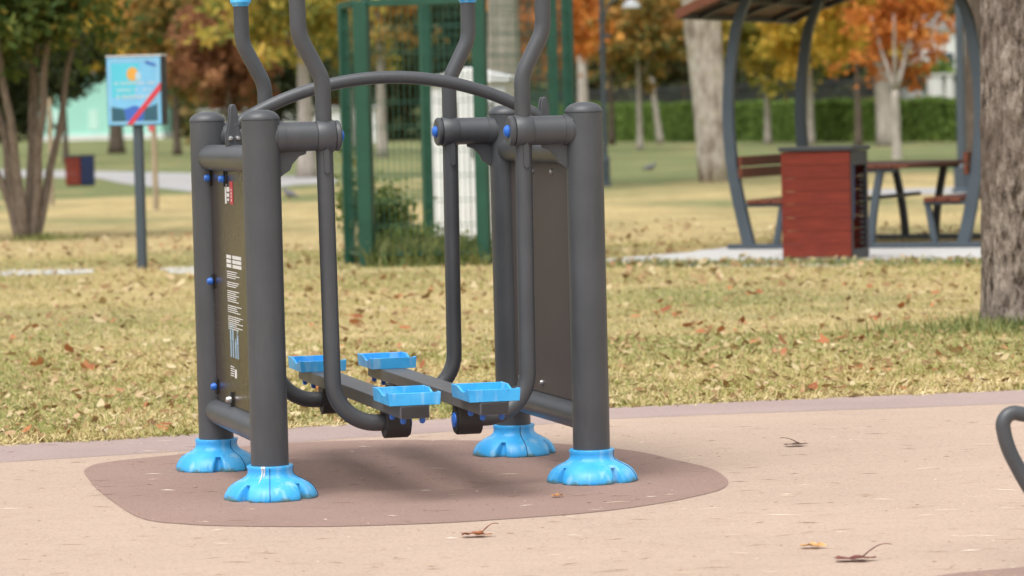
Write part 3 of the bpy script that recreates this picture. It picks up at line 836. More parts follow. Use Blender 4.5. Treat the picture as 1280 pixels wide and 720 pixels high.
# ------------------------------------------------------------------ trees
def spread_leaves(cent, rad, n, size, seed, clumps=None, shell=.55, loose=1.0):
    r_ = np.random.default_rng(seed); K = clumps or max(18, n//38)
    d = r_.standard_normal((K, 3)); d /= np.linalg.norm(d, axis=1)[:, None]
    rr = (shell+(1-shell)*r_.random(K))**.8; rr[:K//4] = r_.random(K//4)*.6
    cc = d*rr[:, None]*np.array(rad)*(1+.24*r_.standard_normal((K, 1)))+np.array(cent)
    idx = r_.integers(0, K, n); cs = np.mean(rad)*(.07+.10*r_.random(K))*loose
    p = cc[idx]+r_.standard_normal((n, 3))*cs[idx][:, None]*np.array([1, 1, .7])
    p[:, 2] = np.maximum(p[:, 2], .3) if loose < 1.5 else np.abs(p[:, 2])+.01
    u_ = r_.standard_normal((n, 3)); u_ /= np.linalg.norm(u_, axis=1)[:, None]
    v_ = np.cross(u_, r_.standard_normal((n, 3))); v_ /= np.linalg.norm(v_, axis=1)[:, None]
    s = size*(.55+.8*r_.random(n))[:, None]
    return np.stack([p-u_*s, p-v_*s*.55, p+u_*s, p+v_*s*.55], 1)

def trunk_mb(mb, base, top, r0, r1, n=14, segs=12, wob=.05, seed=0, flare=.35):
    pts = []; rs = []
    for k in range(segs+1):
        t = k/segs; p = Vector(base).lerp(Vector(top), t)
        p += Vector((noise.noise(Vector((t*3, seed, 0))), noise.noise(Vector((t*3, seed, 5))), 0))*wob*(t*(1.2-t)*3)
        pts.append(p); rs.append((r0+(r1-r0)*t)*(1+flare*math.exp(-t*segs*.9)))
    mb.tube(pts, rs, n)
    return pts

def tree(name, u_, v_, label, cat, r0, crown_c, crown_r, leaves, n, size, barkm, seed, hgt=None, forks=None, lean=0, group=None, D=None, taper=.4, flare=.35):
    """crown centre given as (dx, z) in metres from the foot"""
    b = ground(u_, v_) if D is None else Vector((at_depth(u_, v_, D).x, D, 0))
    o = thing(name, b, 0, label, cat, group)
    mb = MB(); r_ = random.Random(seed)
    H_ = hgt or crown_c[1]
    fork_h = H_*(.5 if forks else 1)
    trunk_mb(mb, (0, 0, -.1), (lean*(fork_h), 0, fork_h), r0, r0*(.75 if forks else taper), seed=seed, flare=flare)
    for k in range(forks or 4):
        a = r_.uniform(0, 2*PI) if not forks else (2*PI*k/forks+.4); sp = crown_r[0]*.5 if crown_r else 1.2
        z0 = fork_h if forks else H_*(.62+.1*k)
        if not forks and not crown_r: continue
        e_ = (lean*z0+math.cos(a)*sp, math.sin(a)*sp, z0+(H_*.55 if forks else H_*.3))
        trunk_mb(mb, (lean*z0*.98, 0, z0-.05), e_, r0*(.55 if forks else .3), r0*.15, n=8, segs=6, seed=seed+k+1, flare=0)
    tr = build('trunk', mb, barkm, o, angle=180)
    if crown_r:
        V = spread_leaves((crown_c[0], .7 if forks else 0, crown_c[1]), crown_r, n, size, seed)
        quads('crown', V, leaves, o)
    return o
G1 = 'autumn trees across the park'
# big trunk at right, modelled bark
o = thing('large_tree', bt, 0, 'thick rough barked tree trunk standing at the right edge in front of the pavilion', 'tree')
mb = MB(); N = 160; rows = 260; vs = []; fs = []
for i in range(rows+1):
    z = -.05+(3.2)*(i/rows); fl = .04*math.exp(-max(z, 0)/.12)
    for k in range(N):
        a = 2*PI*k/N; r0 = .232-.008*z+fl*(1+.8*math.sin(a*3+1))+.012*math.sin(a*2+z)
        p = Vector((math.cos(a)*7, math.sin(a)*7, z*9.0))
        q1 = noise.noise(p); q2 = noise.noise(Vector((math.cos(a)*22, math.sin(a)*22, z*11)))
        rdg = 1-abs(q1)*2.2
        r0 += .009*(rdg-.5)+.009*q2
        vs.append((math.cos(a)*r0+.014*z, math.sin(a)*r0, z))
for i in range(rows):
    for k in range(N): fs.append((i*N+k, i*N+(k+1) % N, (i+1)*N+(k+1) % N, (i+1)*N+k))
mb.add(vs, fs); trunk_mb(mb, (.04, 0, 3.0), (.1, 0, 5.2), .20, .14, seed=3, flare=0)
build('trunk', mb, M['bark_rough'], o, angle=180)
for s_, sd_ in ((1.3, 4), (-1.2, 5)):
    mb = MB(); trunk_mb(mb, (0, 0, 4.2), (s_, .5, 6.6), .11, .05, seed=sd_, flare=0); build('limb', mb, M['bark_rough'], o, angle=180)

# multi-stemmed tree at left
b = ground(40, 300)
o = thing('multi_stemmed_tree', b, 0, 'multi stemmed tree with green and ochre crown, nearest tree at the left edge', 'tree')
mb = MB()
for k, (dx, dy, r0) in enumerate(((-.42, .1, .075), (-.2, -.25, .07), (.05, .2, .09), (.22, -.1, .07), (.42, .15, .06), (-.65, 0, .06))):
    trunk_mb(mb, (dx*.14-.03, dy*.15, -.05), (dx*1.35, dy*1.6, 2.4), r0*.85, r0*.5, n=12, seed=20+k, wob=.10, flare=.3)
build('trunk', mb, M['bark'], o, angle=180)
quads('crown', np.concatenate([spread_leaves((-.5, 0, 3.0), (1.4, 1.3, 1.25), 9000, .07, 31), spread_leaves((.30, -.1, 2.75), (.75, .9, .7), 3000, .065, 32)]), M['l_green'], o)
n = 600; rr = np.abs(rng.normal(0, .3, n)); aa = rng.random(n)*2*PI
o = blades('green_tuft', b.x+.15+rr*np.cos(aa), b.y-.15+rr*np.sin(aa)*.6, .03, .13, .006, M['blade_green'], .7); tag(o, 'green grass tufts round the foot of the multi stemmed tree', 'grass', kind='stuff')

tree('round_tree', 83, 205, 'small dark olive round tree behind the multi stemmed one', 'tree', .11, (0, 3.6), (1.25, 1.2, 1.5), M['l_olive'], 4500, .13, M['bark_dark'], 41)
tree('round_tree', 12, 196, 'dark olive tree at the far left edge behind the multi stemmed tree', 'tree', .13, (0, 3.4), (2.1, 1.6, 2.2), M['l_olive'], 5000, .15, M['bark_dark'], 40)
tree('park_tree', 146, 192, 'tree with a thick dark trunk rising behind the blue sign', 'tree', .33, (1.2, 6.6), (2.8, 3, 2.4), M['l_yellow'], 5500, .2, M['bark_dark'], 42, group=None)
tree('rusty_tree', 288, 200, 'rust brown leaved tree showing above the left posts of the machine', 'tree', .16, (0, 3.9), (1.75, 1.6, 2.1), M['l_rust'], 6500, .15, M['bark_dark'], 43)
tree('rusty_tree', 222, 194, 'rust and ochre tree directly right of the blue sign', 'tree', .16, (0, 5.4), (2.6, 2.2, 2.8), M['l_mixed'], 6000, .17, M['bark_dark'], 53)
tree('pale_trunk_tree', 384, 222, 'pale trunked tree seen behind the left front arm of the machine', 'tree', .21, (-.3, 4.3), (1.8, 1.6, 1.6), M['l_yelgreen'], 5500, .12, M['bark_pale'], 44)
tree('round_tree', 350, 193, 'dark green bushy tree low between the left handle bars', 'tree', .15, (0, 3.2), (2.0, 1.8, 2.0), M['l_olive'], 5000, .15, M['bark_dark'], 45)
tree('large_tree', 634, 240, 'broad pale trunk behind the green cage and white cabinet', 'tree', .33, (0, 7.5), (2.6, 2.5, 2.4), M['l_yelgreen'], 2500, .16, M['bark_pale'], 46)
tree('slim_tree', 730, 192, 'slim pale trunk rising behind the right front post', 'tree', .19, (0, 8.4), (2, 2, 2), M['l_orange'], 2500, .16, M['bark_pale'], 47)
tree('plane_tree', 893, 227, 'large pale plane tree trunk left of the pavilion leg', 'tree', .27, (-.2, 6.8), (2.4, 2.4, 2.2), M['l_yelgreen'], 3000, .16, M['bark_plane'], 48, lean=-.05, taper=1.55, flare=.05)
tree('small_tree', 800, 187, 'small orange green tree between the far lamp post and the plane tree', 'tree', .11, (0, 4.0), (1.7, 1.6, 1.5), M['l_mixed'], 5500, .14, M['bark_pale'], 49)
tree('small_tree', 826, 180, 'slim leaning tree just left of the plane tree', 'tree', .13, (-.6, 5.3), (1.6, 1.6, 2.3), M['l_mixed'], 3500, .16, M['bark_pale'], 50, lean=-.12)
tree('small_tree', 690, 200, 'orange leaved tree behind the mesh fence at the middle', 'tree', .13, (0, 4.2), (1.5, 1.5, 2.1), M['l_orange'], 4000, .14, M['bark_dark'], 62)
tree('small_tree', 765, 181, 'rust orange tree filling the gap right of the middle lamp post', 'tree', .13, (0, 5.9), (2.2, 2.2, 2.1), M['l_orange'], 5000, .18, M['bark_dark'], 63)
tree('yellow_tree', 960, 180, 'yellow green tree left of the slanted rear pavilion leg', 'tree', .13, (0, 4.5), (2.2, 2, 2.1), M['l_yelgreen'], 7000, .15, M['bark_pale'], 51)
tree('yellow_tree', 1014, 181, 'bright yellow tree right of the slanted rear pavilion leg', 'tree', .13, (.3, 4.5), (2.0, 2, 2.0), M['l_yellow'], 7000, .15, M['bark_pale'], 52)
tree('yellow_tree', 1073, 184, 'yellow tree with thin dark trunk above the bin', 'tree', .12, (-.1, 4.6), (1.6, 1.6, 1.7), M['l_yellow'], 5000, .14, M['bark_dark'], 54)
tree('thick_tree', 1110, 183, 'stout pale leaning trunk just left of the forked orange tree', 'tree', .30, (-.5, 7.0), (2.2, 2, 2), M['l_yellow'], 2500, .18, M['bark_pale'], 55, lean=-.07)
tree('orange_tree', 1121, 199, 'forked tree with bright orange crown inside the pavilion opening', 'tree', .12, (.05, 3.3), (1.3, 1.0, 1.4), M['l_orange'], 4300, .085, M['bark_pale'], 56, hgt=3.3, forks=3)
tree('tall_tree', 1222, 212, 'brown trunk mostly hidden behind the right pavilion leg', 'tree', .27, (0, 7), (2, 2, 2), M['l_yellow'], 2000, .16, M['bark_dark'], 57)
tree('yellow_tree', 560, 190, 'yellow green tree seen through the green mesh cage', 'tree', .16, (0, 5.2), (2.4, 2.2, 2.6), M['l_olive'], 5000, .17, M['bark_dark'], 58)
tree('yellow_tree', 440, 190, 'ochre tree rising behind the left edge of the green cage', 'tree', .16, (0, 5.6), (2.4, 2.2, 2.4), M['l_yelgreen'], 5500, .17, M['bark_pale'], 59)
tree('yellow_tree', 478, 197, 'tree with slim pale trunk seen through the mesh cage', 'tree', .17, (0, 6), (1.8, 2.2, 2.2), M['l_mixed'], 4000, .17, M['bark_pale'], 60)
tree('round_tree', 1165, 168, 'low green tree behind the small white kiosk', 'tree', .15, (0, 2.6), (1.6, 1.2, .75), M['l_hedge'], 2500, .13, M['bark_dark'], 61)

# stakes
def stake(u_, v_, top, r, label, tagged=False):
    b = ground(u_, v_); o = thing('wooden_stake', b, 0, label, 'stake')
    mb = MB(); trunk_mb(mb, (0, 0, -.1), (.01, 0, top), r, r*.8, n=10, seed=u_, wob=.02, flare=0); build('pole', mb, M['stake'], o)
    if tagged:
        mb = MB(); mb.lathe([(0, -.01), (.05, -.01), (.05, .01), (0, .01)], 20, (-.03, -.04, 1.22), axis='Y'); build('round_tag', mb, M['pinkred'], o)
stake(65, 257, 1.75, .045, 'slim pale stake standing right of the multi stemmed tree')
stake(195, 263, 1.75, .045, 'thin stake with a small red disc behind the blue sign', True)

# hedge
ha, hb_ = ground(640, 177), ground(1300, 177.5)
hedge = thing('hedge', ha.lerp(hb_, .5), 0, 'long clipped green hedge running behind the autumn trees at right', 'hedge')
n = 42000; s = rng.random(n); base = np.array(ha)[None]*(1-s[:, None])+np.array(hb_)[None]*s[:, None]-np.array(hedge.location)[None]
top = 1.72*(1-s)+1.42*s+.03*rng.standard_normal(n)+.04*np.sin(s*90)
face = rng.random(n)
off = np.where(face < .6, -.05*rng.standard_normal(n), rng.random(n)*1.1)
zz = np.where(face < .6, rng.random(n)*top, top-.03*rng.random(n))
p = base+np.stack([0*s, off, zz], 1)
u_ = rng.standard_normal((n, 3)); u_ /= np.linalg.norm(u_, axis=1)[:, None]; v_ = np.cross(u_, rng.standard_normal((n, 3))); v_ /= np.linalg.norm(v_, axis=1)[:, None]
sz = .10*(.6+.7*rng.random(n))[:, None]
quads('foliage', np.stack([p-u_*sz, p-v_*sz*.7, p+u_*sz, p+v_*sz*.7], 1), M['l_hedge'], hedge)
mb = MB(); d_ = (hb_-ha)
A, B_ = ha-hedge.location, hb_-hedge.location
mb.add([(A.x, A.y+.12, 0), (B_.x, B_.y+.12, 0), (B_.x, B_.y+.12, 1.33), (A.x, A.y+.12, 1.60), (A.x, A.y+1.0, 0), (B_.x, B_.y+1.0, 0), (B_.x, B_.y+1.0, 1.33), (A.x, A.y+1.0, 1.60)],
       [(0, 1, 2, 3), (4, 7, 6, 5), (3, 2, 6, 7), (0, 3, 7, 4), (1, 5, 6, 2)])
build('branch_core', mb, M['l_olive'], hedge, smooth=False)
# picket fence behind the hedge
fa, fb = ground(640, 174)+Vector((0, 0, 0)), ground(1300, 174)
fa = ha+Vector((0, 12, 0)); fb = hb_+Vector((4, 12, 0))
pf = thing('railing', fa, math.atan2(fb.y-fa.y, fb.x-fa.x), 'dark green metal railing running behind the hedge', 'fence')
mb = MB(); ln_ = (fb-fa).length
for k in range(int(ln_/.22)): mb.box((k*.22, 0, 1.25), (.05, .04, 2.5))
build('bars', mb, M['charcoal'], pf, smooth=False)
mb = MB(); mb.box((ln_/2, -.03, 2.35), (ln_, .05, .08)); mb.box((ln_/2, -.03, .3), (ln_, .05, .08)); build('rail', mb, M['charcoal'], pf, smooth=False)

# far wood
def wood_band(n, y0, y1, x0, x1, z1, size, seed):
    r_ = np.random.default_rng(seed); K = n//60
    cy = y0+(y1-y0)*r_.random(K); cx = x0+(x1-x0)*r_.random(K); cz = z1*r_.random(K)**.8
    idx = r_.integers(0, K, n)
    p = np.stack([cx, cy, cz], 1)[idx]+r_.standard_normal((n, 3))*np.array([1.1, 1.1, .8]); p[:, 2] = np.abs(p[:, 2])
    u_ = r_.standard_normal((n, 3)); u_ /= np.linalg.norm(u_, axis=1)[:, None]; v_ = np.cross(u_, r_.standard_normal((n, 3))); v_ /= np.linalg.norm(v_, axis=1)[:, None]
    s = size*(.6+.8*r_.random(n))[:, None]
    return np.stack([p-u_*s, p-v_*s*.6, p+u_*s, p+v_*s*.6], 1)
V = np.concatenate([wood_band(44000, 195, 225, -18, 50, 11, .42, 5), wood_band(30000, 330, 360, -85, -20, 16, .7, 6)])
o = quads('far_wood', V, M['l_wood']); tag(o, 'far off wood of mixed autumn trees closing the park', 'wood', kind='stuff')

# ------------------------------------------------------------------ far buildings
b = ground(60, 176.5); c0 = at_depth(42, 176, b.y); c1 = at_depth(203, 176, b.y)
mh = thing('mint_building', (c0.x, b.y, 0), 0, 'long pale mint green building seen far off behind the trees at left', 'building')
wl = c1.x-c0.x
mb = MB(); mb.box((wl/2, 5, 3.3), (wl, 10, 5.6)); build('wall', mb, M['mint'], mh, smooth=False)
mb = MB(); mb.box((wl/2, 4.9, .25), (wl+.3, 10.2, .5)); build('plinth', mb, M['white'], mh, smooth=False)
mb = MB(); mb.box((wl/2, 5, 6.2), (wl+.6, 10.8, .25)); build('roof', mb, M['roof_grey'], mh, smooth=False)
for k in range(3):
    mb = MB(); mb.box((2+k*wl/3.3, -.02, 1.9), (.9, .06, 1.9)); build('window', mb, M['mint_pale'], mh, smooth=False)
c0 = at_depth(252, 150, 190); c1 = at_depth(470, 150, 190)
ps = thing('pale_shed', (c0.x, 190, 0), 0, 'long low pale shed glimpsed between the trunks behind the machine', 'building')
mb = MB(); mb.box(((c1.x-c0.x)/2, 2, .95), (c1.x-c0.x, 4, 1.9)); build('wall', mb, M['white'], ps, smooth=False)
mb = MB(); mb.box(((c1.x-c0.x)/2, 2, 1.98), (c1.x-c0.x+.4, 4.4, .16)); build('roof', mb, M['roof_grey'], ps, smooth=False)
b = ground(1175, 143.5)
wh = thing('white_house', (at_depth(1172, 100, 190).x, 190, 0), 0, 'bright white building glimpsed high between the orange tree and the pavilion leg', 'building')
mb = MB(); mb.box((0, 4, 2.7), (3.2, 8, 5.4)); build('wall', mb, M['white'], wh, smooth=False)
mb = MB(); mb.prism([(-1.8, 5.41), (1.8, 5.41), (0, 6.4)], lambda a, b, t: (a, t, b), -.3, 8.3); build('roof', mb, M['roof_grey'], wh, smooth=False)
mb = MB(); mb.box((.5, -.02, 3.6), (.8, .06, 1.1)); build('window', mb, M['glass_dark'], wh, smooth=False)
x_ = at_depth(1175, 120, 129).x
kk = thing('white_kiosk', (x_, 129, 0), .2, 'small white kiosk with two panels standing behind the hedge', 'kiosk')
mb = MB(); mb.box((-.22, 0, 1.25), (.42, .5, 2.3)); mb.box((.30, 0, 1.25), (.24, .5, 2.3)); mb.box((.06, .1, 1.2), (.3, .2, 2.2)); build('panel', mb, M['white'], kk, bevel=.01)
mb = MB(); mb.box((0, 0, 2.43), (.98, .62, .06)); build('roof', mb, M['white'], kk, bevel=.01)

# ------------------------------------------------------------------ lamp posts
def lamp_post(u_, v_, hgt, r, br, bh, label, heads):
    b = ground(u_, v_); o = thing('street_lamp', b, 0, label, 'lamp post')
    mb = MB(); mb.lathe([(br*1.25, 0), (br*1.25, .05), (br, .07), (br, bh*.8), (br*1.1, bh*.84), (br*.8, bh), (r*1.2, bh+.03)], 8); build('base', mb, M['bluegrey'], o, smooth=False)
    mb = MB(); mb.tube([(0, 0, bh), (0, 0, hgt)], [r, r*.75], 16)
    for z in (2.35, 2.85): mb.lathe([(r*1.3, z), (r*1.3, z+.07)], 16) if heads else None
    build('pole', mb, M['bluegrey'], o)
    if heads:
        for s in heads:
            mb = MB(); mb.tube(arc_path([(0, 0, 2.88), (s*.15, 0, 3.2), (s*.52, 0, 3.42), (s*.52, 0, 3.25)], .1), .022, 8)
            a_ = build('arm', mb, M['bluegrey'], o)
            mb = MB(); mb.lathe([(.16, 3.10), (.165, 3.12), (.12, 3.20), (.05, 3.25), (0, 3.26)], 24, (s*.52, 0, 0)); build('lamp_head', mb, M['lampglass'], a_)
            mb = MB(); mb.tube([(0, 0, 2.62), (s*.14, 0, 2.62)], .03, 8); build('bracket', mb, M['bluegrey'], o)
lamp_post(757, 233, 4.2, .05, .085, .52, 'slim blue grey lamp post with a domed head just right of the right front post', [1])
lamp_post(1203, 241, 4.2, .068, .12, .44, 'blue grey lamp post with a stout foot beside the right pavilion leg', None)

# ------------------------------------------------------------------ pavilion with table
GY = R(-24)
gb = ground(1069, 311.0)
gz = thing('picnic_pavilion', gb, GY, 'picnic pavilion with curved blue grey legs, brown curved roof, table and two benches', 'pavilion')
GD = 2.0
ZB = .01
def legx(z):      # half width of a side leg at height z
    return 1.0+.185*math.sin(min(1, max(0, (z-.0)/2.25))*PI*.93)
for v in (0, GD):
    for s in (-1, 1):
        mb = MB()
        outer = []; inner = []
        for k in range(25):
            z = ZB+.03+2.40*k/24; x = legx(z)-(.30*max(0, z-2.05)**1.2 if z > 2.05 else 0)
            wd_ = .055-.012*(k/24)
            outer.append((s*(x+wd_), z)); inner.append((s*(x-wd_), z))
        mb.prism(outer+inner[::-1], lambda a, b, t, v=v: (a, v+t, b), -.04, .04)
        build('leg', mb, M['bluegrey'], gz, bevel=.004)
    mb = MB(); mb.box((0, v, ZB+.02), (2.42, .09, .04)); build('ground_rail', mb, M['bluegrey'], gz, bevel=.003)
for s in (-1, 1):
    mb = MB(); mb.box((s*.84, GD/2, .435), (.36, GD+.16, .04))
    mb = MB()
    for k in range(3): mb.box((s*(.72+.115*k), GD/2, .435), (.105, GD+.14, .038))
    seat = build('bench_seat', mb, M['brownwood'], gz, bevel=.004)
    mb = MB()
    for z in (.70, .805): mb.box((s*1.06, GD/2, z), (.04, GD+.14, .092))
    build('bench_backrest', mb, M['brownwood'], gz, bevel=.004)
    for v in (0, GD):
        mb = MB(); mb.box((s*.86, v, .402), (.42, .05, .03)); mb.prism([(s*.66, .39), (s*.71, .39), (s*.775, ZB+.04), (s*.72, ZB+.04)], lambda a, b, t, v=v: (a, v+t, b), -.025, .025)
        build('bench_strut', mb, M['bluegrey'], gz, bevel=.003)
mb = MB()
for k in range(7): mb.box((-.45+.15*k, GD/2, .735), (.142, GD+.12, .035))
build('table_top', mb, M['brownwood'], gz, bevel=.004)
for v in (.02, GD-.02):
    mb = MB()
    for s in (-1, 1):
        o1 = []; i1 = []
        for k in range(13):
            z = ZB+.04+.665*k/12; t = k/12; x = .15+.10*t**1.6; o1.append((s*(x+.032), z)); i1.append((s*(x-.032), z))
        mb.prism(o1+i1[::-1], lambda a, b, t, v=v: (a, v+t, b), -.03, .03)
    mb.box((0, v, .70), (.78, .05, .035))
    build('table_leg', mb, M['charcoal'] if v > .5 else M['bluegrey'], gz, bevel=.003)  # one steel: front frame coloured lighter as lit, rear frame darker for shade
mb = MB(); mb.box((0, GD/2, .44), (.05, GD-.1, .035)); build('stretcher', mb, M['charcoal'], gz, bevel=.003)
# curved roof
HS, EZ, SG = 1.50, 2.14, .34
RR = (HS**2+SG**2)/(2*SG)
def roofz(x): return EZ+SG-RR+math.sqrt(RR*RR-x*x)
v0, v1 = -.42, GD+.70
mb = MB()
nb = 16
for k in range(nb):
    xa, xb = -HS+2*HS*k/nb+.004, -HS+2*HS*(k+1)/nb-.004
    mb.prism([(xa, roofz(xa)), (xb, roofz(xb)), (xb, roofz(xb)+.022), (xa, roofz(xa)+.022)], lambda a, b, t: (a, t, b), v0, v1)
roof = build('roof', mb, M['roofwood'], gz, smooth=False)
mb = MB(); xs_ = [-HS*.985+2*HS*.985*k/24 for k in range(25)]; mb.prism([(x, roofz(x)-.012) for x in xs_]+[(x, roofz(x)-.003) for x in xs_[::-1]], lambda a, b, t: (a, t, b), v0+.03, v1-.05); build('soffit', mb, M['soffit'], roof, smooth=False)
for vv in (v0, v1-.035):
    mb = MB()
    up_ = [(-HS+2*HS*k/30) for k in range(31)]
    mb.prism([(x*1.01, roofz(x)-.045) for x in up_]+[(x*1.01, roofz(x)+.045) for x in up_[::-1]], lambda a, b, t: (a, t, b), vv-.02, vv+.02); build('fascia', mb, M['roofwood'], roof, bevel=.003)
mb = MB()
for vv in (0, GD/2, GD, GD+.55):
    up_ = [(-HS*.97+2*HS*.97*k/30) for k in range(31)]
    mb.prism([(x, roofz(x)-.06) for x in up_]+[(x, roofz(x)-.004) for x in up_[::-1]], lambda a, b, t: (a, t, b), vv-.03, vv+.03)
for x in (-1.46, -1.1, -.75, -.38, 0, .38, .75, 1.1, 1.46): mb.box((x, (v0+v1)/2, roofz(x)-.028), (.07, v1-v0-.1, .05))
build('rafters', mb, M['charcoal'], roof, smooth=False)

# ------------------------------------------------------------------ bins
def bin_(loc, rz, sx, sy, h, label, name='litter_bin'):
    o = thing(name, loc, rz, label, 'litter bin', 'wooden litter bins')
    mb = MB(); k = 8; bh = (h-.07)/k
    for i in range(k): mb.box((sx/2, .014, .03+bh*(i+.5)), (sx-.01, .028, bh-.0028))
    build('front_boards', mb, M['redwood'], o, bevel=.002)
    mb = MB()
    for i in range(k): mb.box((sx/2, sy-.014, .03+bh*(i+.5)), (sx-.01, .028, bh-.0028))
    build('rear_boards', mb, M['redwood'], o, bevel=.002)
    mb = MB(); t = .035
    for xx in (.012, sx-.012):
        for yy in (.05, sy-.05): mb.box((xx, yy, h/2-.02), (.024, .045, h-.05))
        mb.box((xx, sy/2, h-.10), (.022, sy-.14, .12)); mb.box((xx, sy/2, .045), (.022, sy-.14, .09))
    build('frame', mb, M['charcoal'], o, bevel=.002)
    mb = MB()
    for i in range(14): mb.box((sx-.03, sy-.13, .13+(h-.33)*i/14), (.012, .12, .02))
    build('side_slats', mb, M['charcoal'], o)
    mb = MB(); mb.box((sx/2, sy/2, h-.018), (sx+.03, sy+.03, .036)); build('lid', mb, M['charcoal'], o, bevel=.005)
    mb = MB(); mb.lathe([(.0, .30), (sx*.30, .31), (sx*.42, .34), (sx*.43, h-.17), (sx*.44, h-.165), (sx*.44, h-.15), (0, h-.15)], 28, (sx/2, sy/2-.02, 0)); build('liner', mb, M['navy'], o)
    return o
g0 = ground(978, 326.5)
bin_(g0, R(-21), .60, .58, .95, 'red stained wooden litter bin with dark lid standing before the pavilion')
gl = ground(82, 233)
mbn = bin_(gl, R(-40), .46, .44, .66, 'distant red and navy litter bin on the far lawn near the left stake')
mb = MB(); mb.box((.475, .22, .33), (.02, .36, .6)); build('side_door', mb, M['navy'], mbn, bevel=.003)

# ------------------------------------------------------------------ sign
sp_ = ground(178, 336)
sg = thing('notice_sign', sp_, R(-17), 'light blue notice sign with orange sun and red diagonal stripe on a grey pole', 'sign')
mb = MB(); mb.box((0, 0, .64), (.075, .075, 1.30)); po = build('pole', mb, M['bluegrey'], sg, bevel=.006)
z0, z1, hw = 1.275, 1.865, .255
mb = MB(); mb.box((.0, 0, (z0+z1)/2), (hw*2+.02, .13, z1-z0+.02)); cs = build('sign_box', mb, M['charcoal'], sg, bevel=.012)
mb = MB(); mb.box((0, .0, z1+.016), (hw*2+.022, .12, .012)); build('top_trim', mb, M['white'], cs)
yf = -.0665
def pf_(name, poly, m_, lay):
    mb = MB(); mb.prism(poly, lambda a, b, t: (a, t, b), yf-.001*lay-.0008, yf-.001*lay); return build(name, mb, M[m_], fc if name != 'face' else cs, smooth=False)
fc = None
fc = pf_('face', [(-hw, z0), (hw, z0), (hw, z1), (-hw, z1)], 'sky_print', 0)
pf_('picture', [(-.215, z0+.24), (.0, z0+.24), (.06, z1-.05), (-.215, z1-.05)], 'cyan_print', 1)
pf_('picture', [(-.22, z0+.03), (-.08, z0+.03), (-.10, z0+.14), (-.22, z0+.16)], 'navy_print', 1)
pf_('picture', [(.08, z0+.03), (.22, z0+.03), (.22, z0+.18), (.10, z0+.14)], 'navy_print', 1)
pf_('picture', [(-.078, z0+.03), (.078, z0+.03), (.098, z0+.138), (0, z0+.17), (-.098, z0+.138)], 'ultra_print', 1)
pf_('sun_mark', [(-.0+.055*math.cos(a*PI/12)-.01, z1-.145+.06*math.sin(a*PI/12)) for a in range(24)], 'orange_print', 2)
pf_('sun_mark', [(.045+.028*math.cos(a*PI/6), z1-.165+.04*math.sin(a*PI/6)) for a in range(12)], 'frame_print', 3)
pf_('corner_mark', [(.12, z1-.03), (.22, z1-.065), (.21, z1-.085), (.11, z1-.055)], 'ultra_print', 2)
r_ = random.Random(3); mb = MB()
for zt, hh, xa, xb in ((z1-.225, .026, -.185, .185), (z1-.285, .022, -.165, .15), (z1-.345, .034, -.17, .19)):
    x = xa
    while x < xb:
        wd_ = r_.uniform(.010, .018)
        if r_.random() > .14:
            mb.box((x+wd_/2, yf-.0035, zt), (.0042, .0008, hh)); mb.box((x+wd_-.003, yf-.0035, zt), (.0038, .0008, hh)); mb.box((x+wd_/2+.002, yf-.0035, zt+r_.choice((-.4, 0, .4))*hh), (wd_*.7, .0008, hh*.2))
        x += wd_+.006
build('white_lettering', mb, M['white_print'], fc, smooth=False)
pf_('red_stripe', [(-.075, z0+.002), (-.02, z0+.002), (hw, z0+.30), (hw, z0+.37)], 'redstripe', 4)
mb = MB()
for s in (-1, 1): mb.box((s*.225, yf-.0025, z0+.30), (.006, .001, .52))
mb.box((0, yf-.0025, z0+.022), (.43, .001, .006)); mb.box((0, yf-.0025, z1-.025), (.43, .001, .006)); build('border_line', mb, M['frame_print'], fc, smooth=False)

# ------------------------------------------------------------------ green mesh cage, cabinet, plants
PA, PB, PC, PD = ground(437, 330), ground(460, 333), ground(537, 304), ground(606, 331)
PE = ground(716, 316); HC = 2.25
def mesh_panel(a, b, z0, z1, label, pitch=.05, hp=.2, posts=(True, True), pw=(.10, .10)):
    d = b-a; ln = d.length; o = thing('mesh_fence', a, math.atan2(d.y, d.x), label, 'fence')
    mb = MB(); n = int(ln/pitch)
    for k in range(1, n): mb.box((ln*k/n, 0, (z0+z1)/2), (.0038, .0038, z1-z0))
    m_ = int((z1-z0)/hp)
    for k in range(m_+1):
        mb.box((ln/2, -.006, z0+(z1-z0)*k/m_), (ln, .005, .005)); mb.box((ln/2, -.006, z0+(z1-z0)*k/m_+.03), (ln, .005, .005))
    build('wire_mesh', mb, M['wire'], o, smooth=False)
    for zr, dr_ in ((z1+.02, .06), (z0-.02, .03)):
        mb = MB(); mb.box((ln/2, 0, zr), (ln, dr_, dr_)); build('rail', mb, M['greenpost'], o, bevel=.004)
    for f_, x, pw_ in zip(posts, (0, ln), pw):
        if f_:
            mb = MB(); mb.box((x, 0, (z1+.04)/2), (pw_, pw_, z1+.04)); build('post', mb, M['greenpost'], o, bevel=.006)
    return o
mesh_panel(PB, PD, .12, HC, 'green mesh cage front with stout posts, nearest fence panel by the white cabinet', pw=(.12, .11))
mesh_panel(PA, PB+Vector((-.06, .02, 0)), .12, HC, 'narrow green mesh strip with its own post at the far left of the cage', posts=(True, False), pw=(.085, .07))
mesh_panel(PC, PC+Vector((1.3, .6, 0)), .03, 2.5, 'green mesh fence panel at the back of the cage behind the cabinet', hp=.1, pw=(.10, .08))
mesh_panel(PD+Vector((.08, .05, 0)), PE, .12, 2.6, 'green mesh fence panel running right from the cage behind the machine', posts=(False, True), pw=(.1, .09))
cb = ground(590, 307)
cab = thing('electrical_cabinet', cb, R(-8), 'white metal cabinet with a sloping cap standing inside the green mesh cage', 'cabinet')
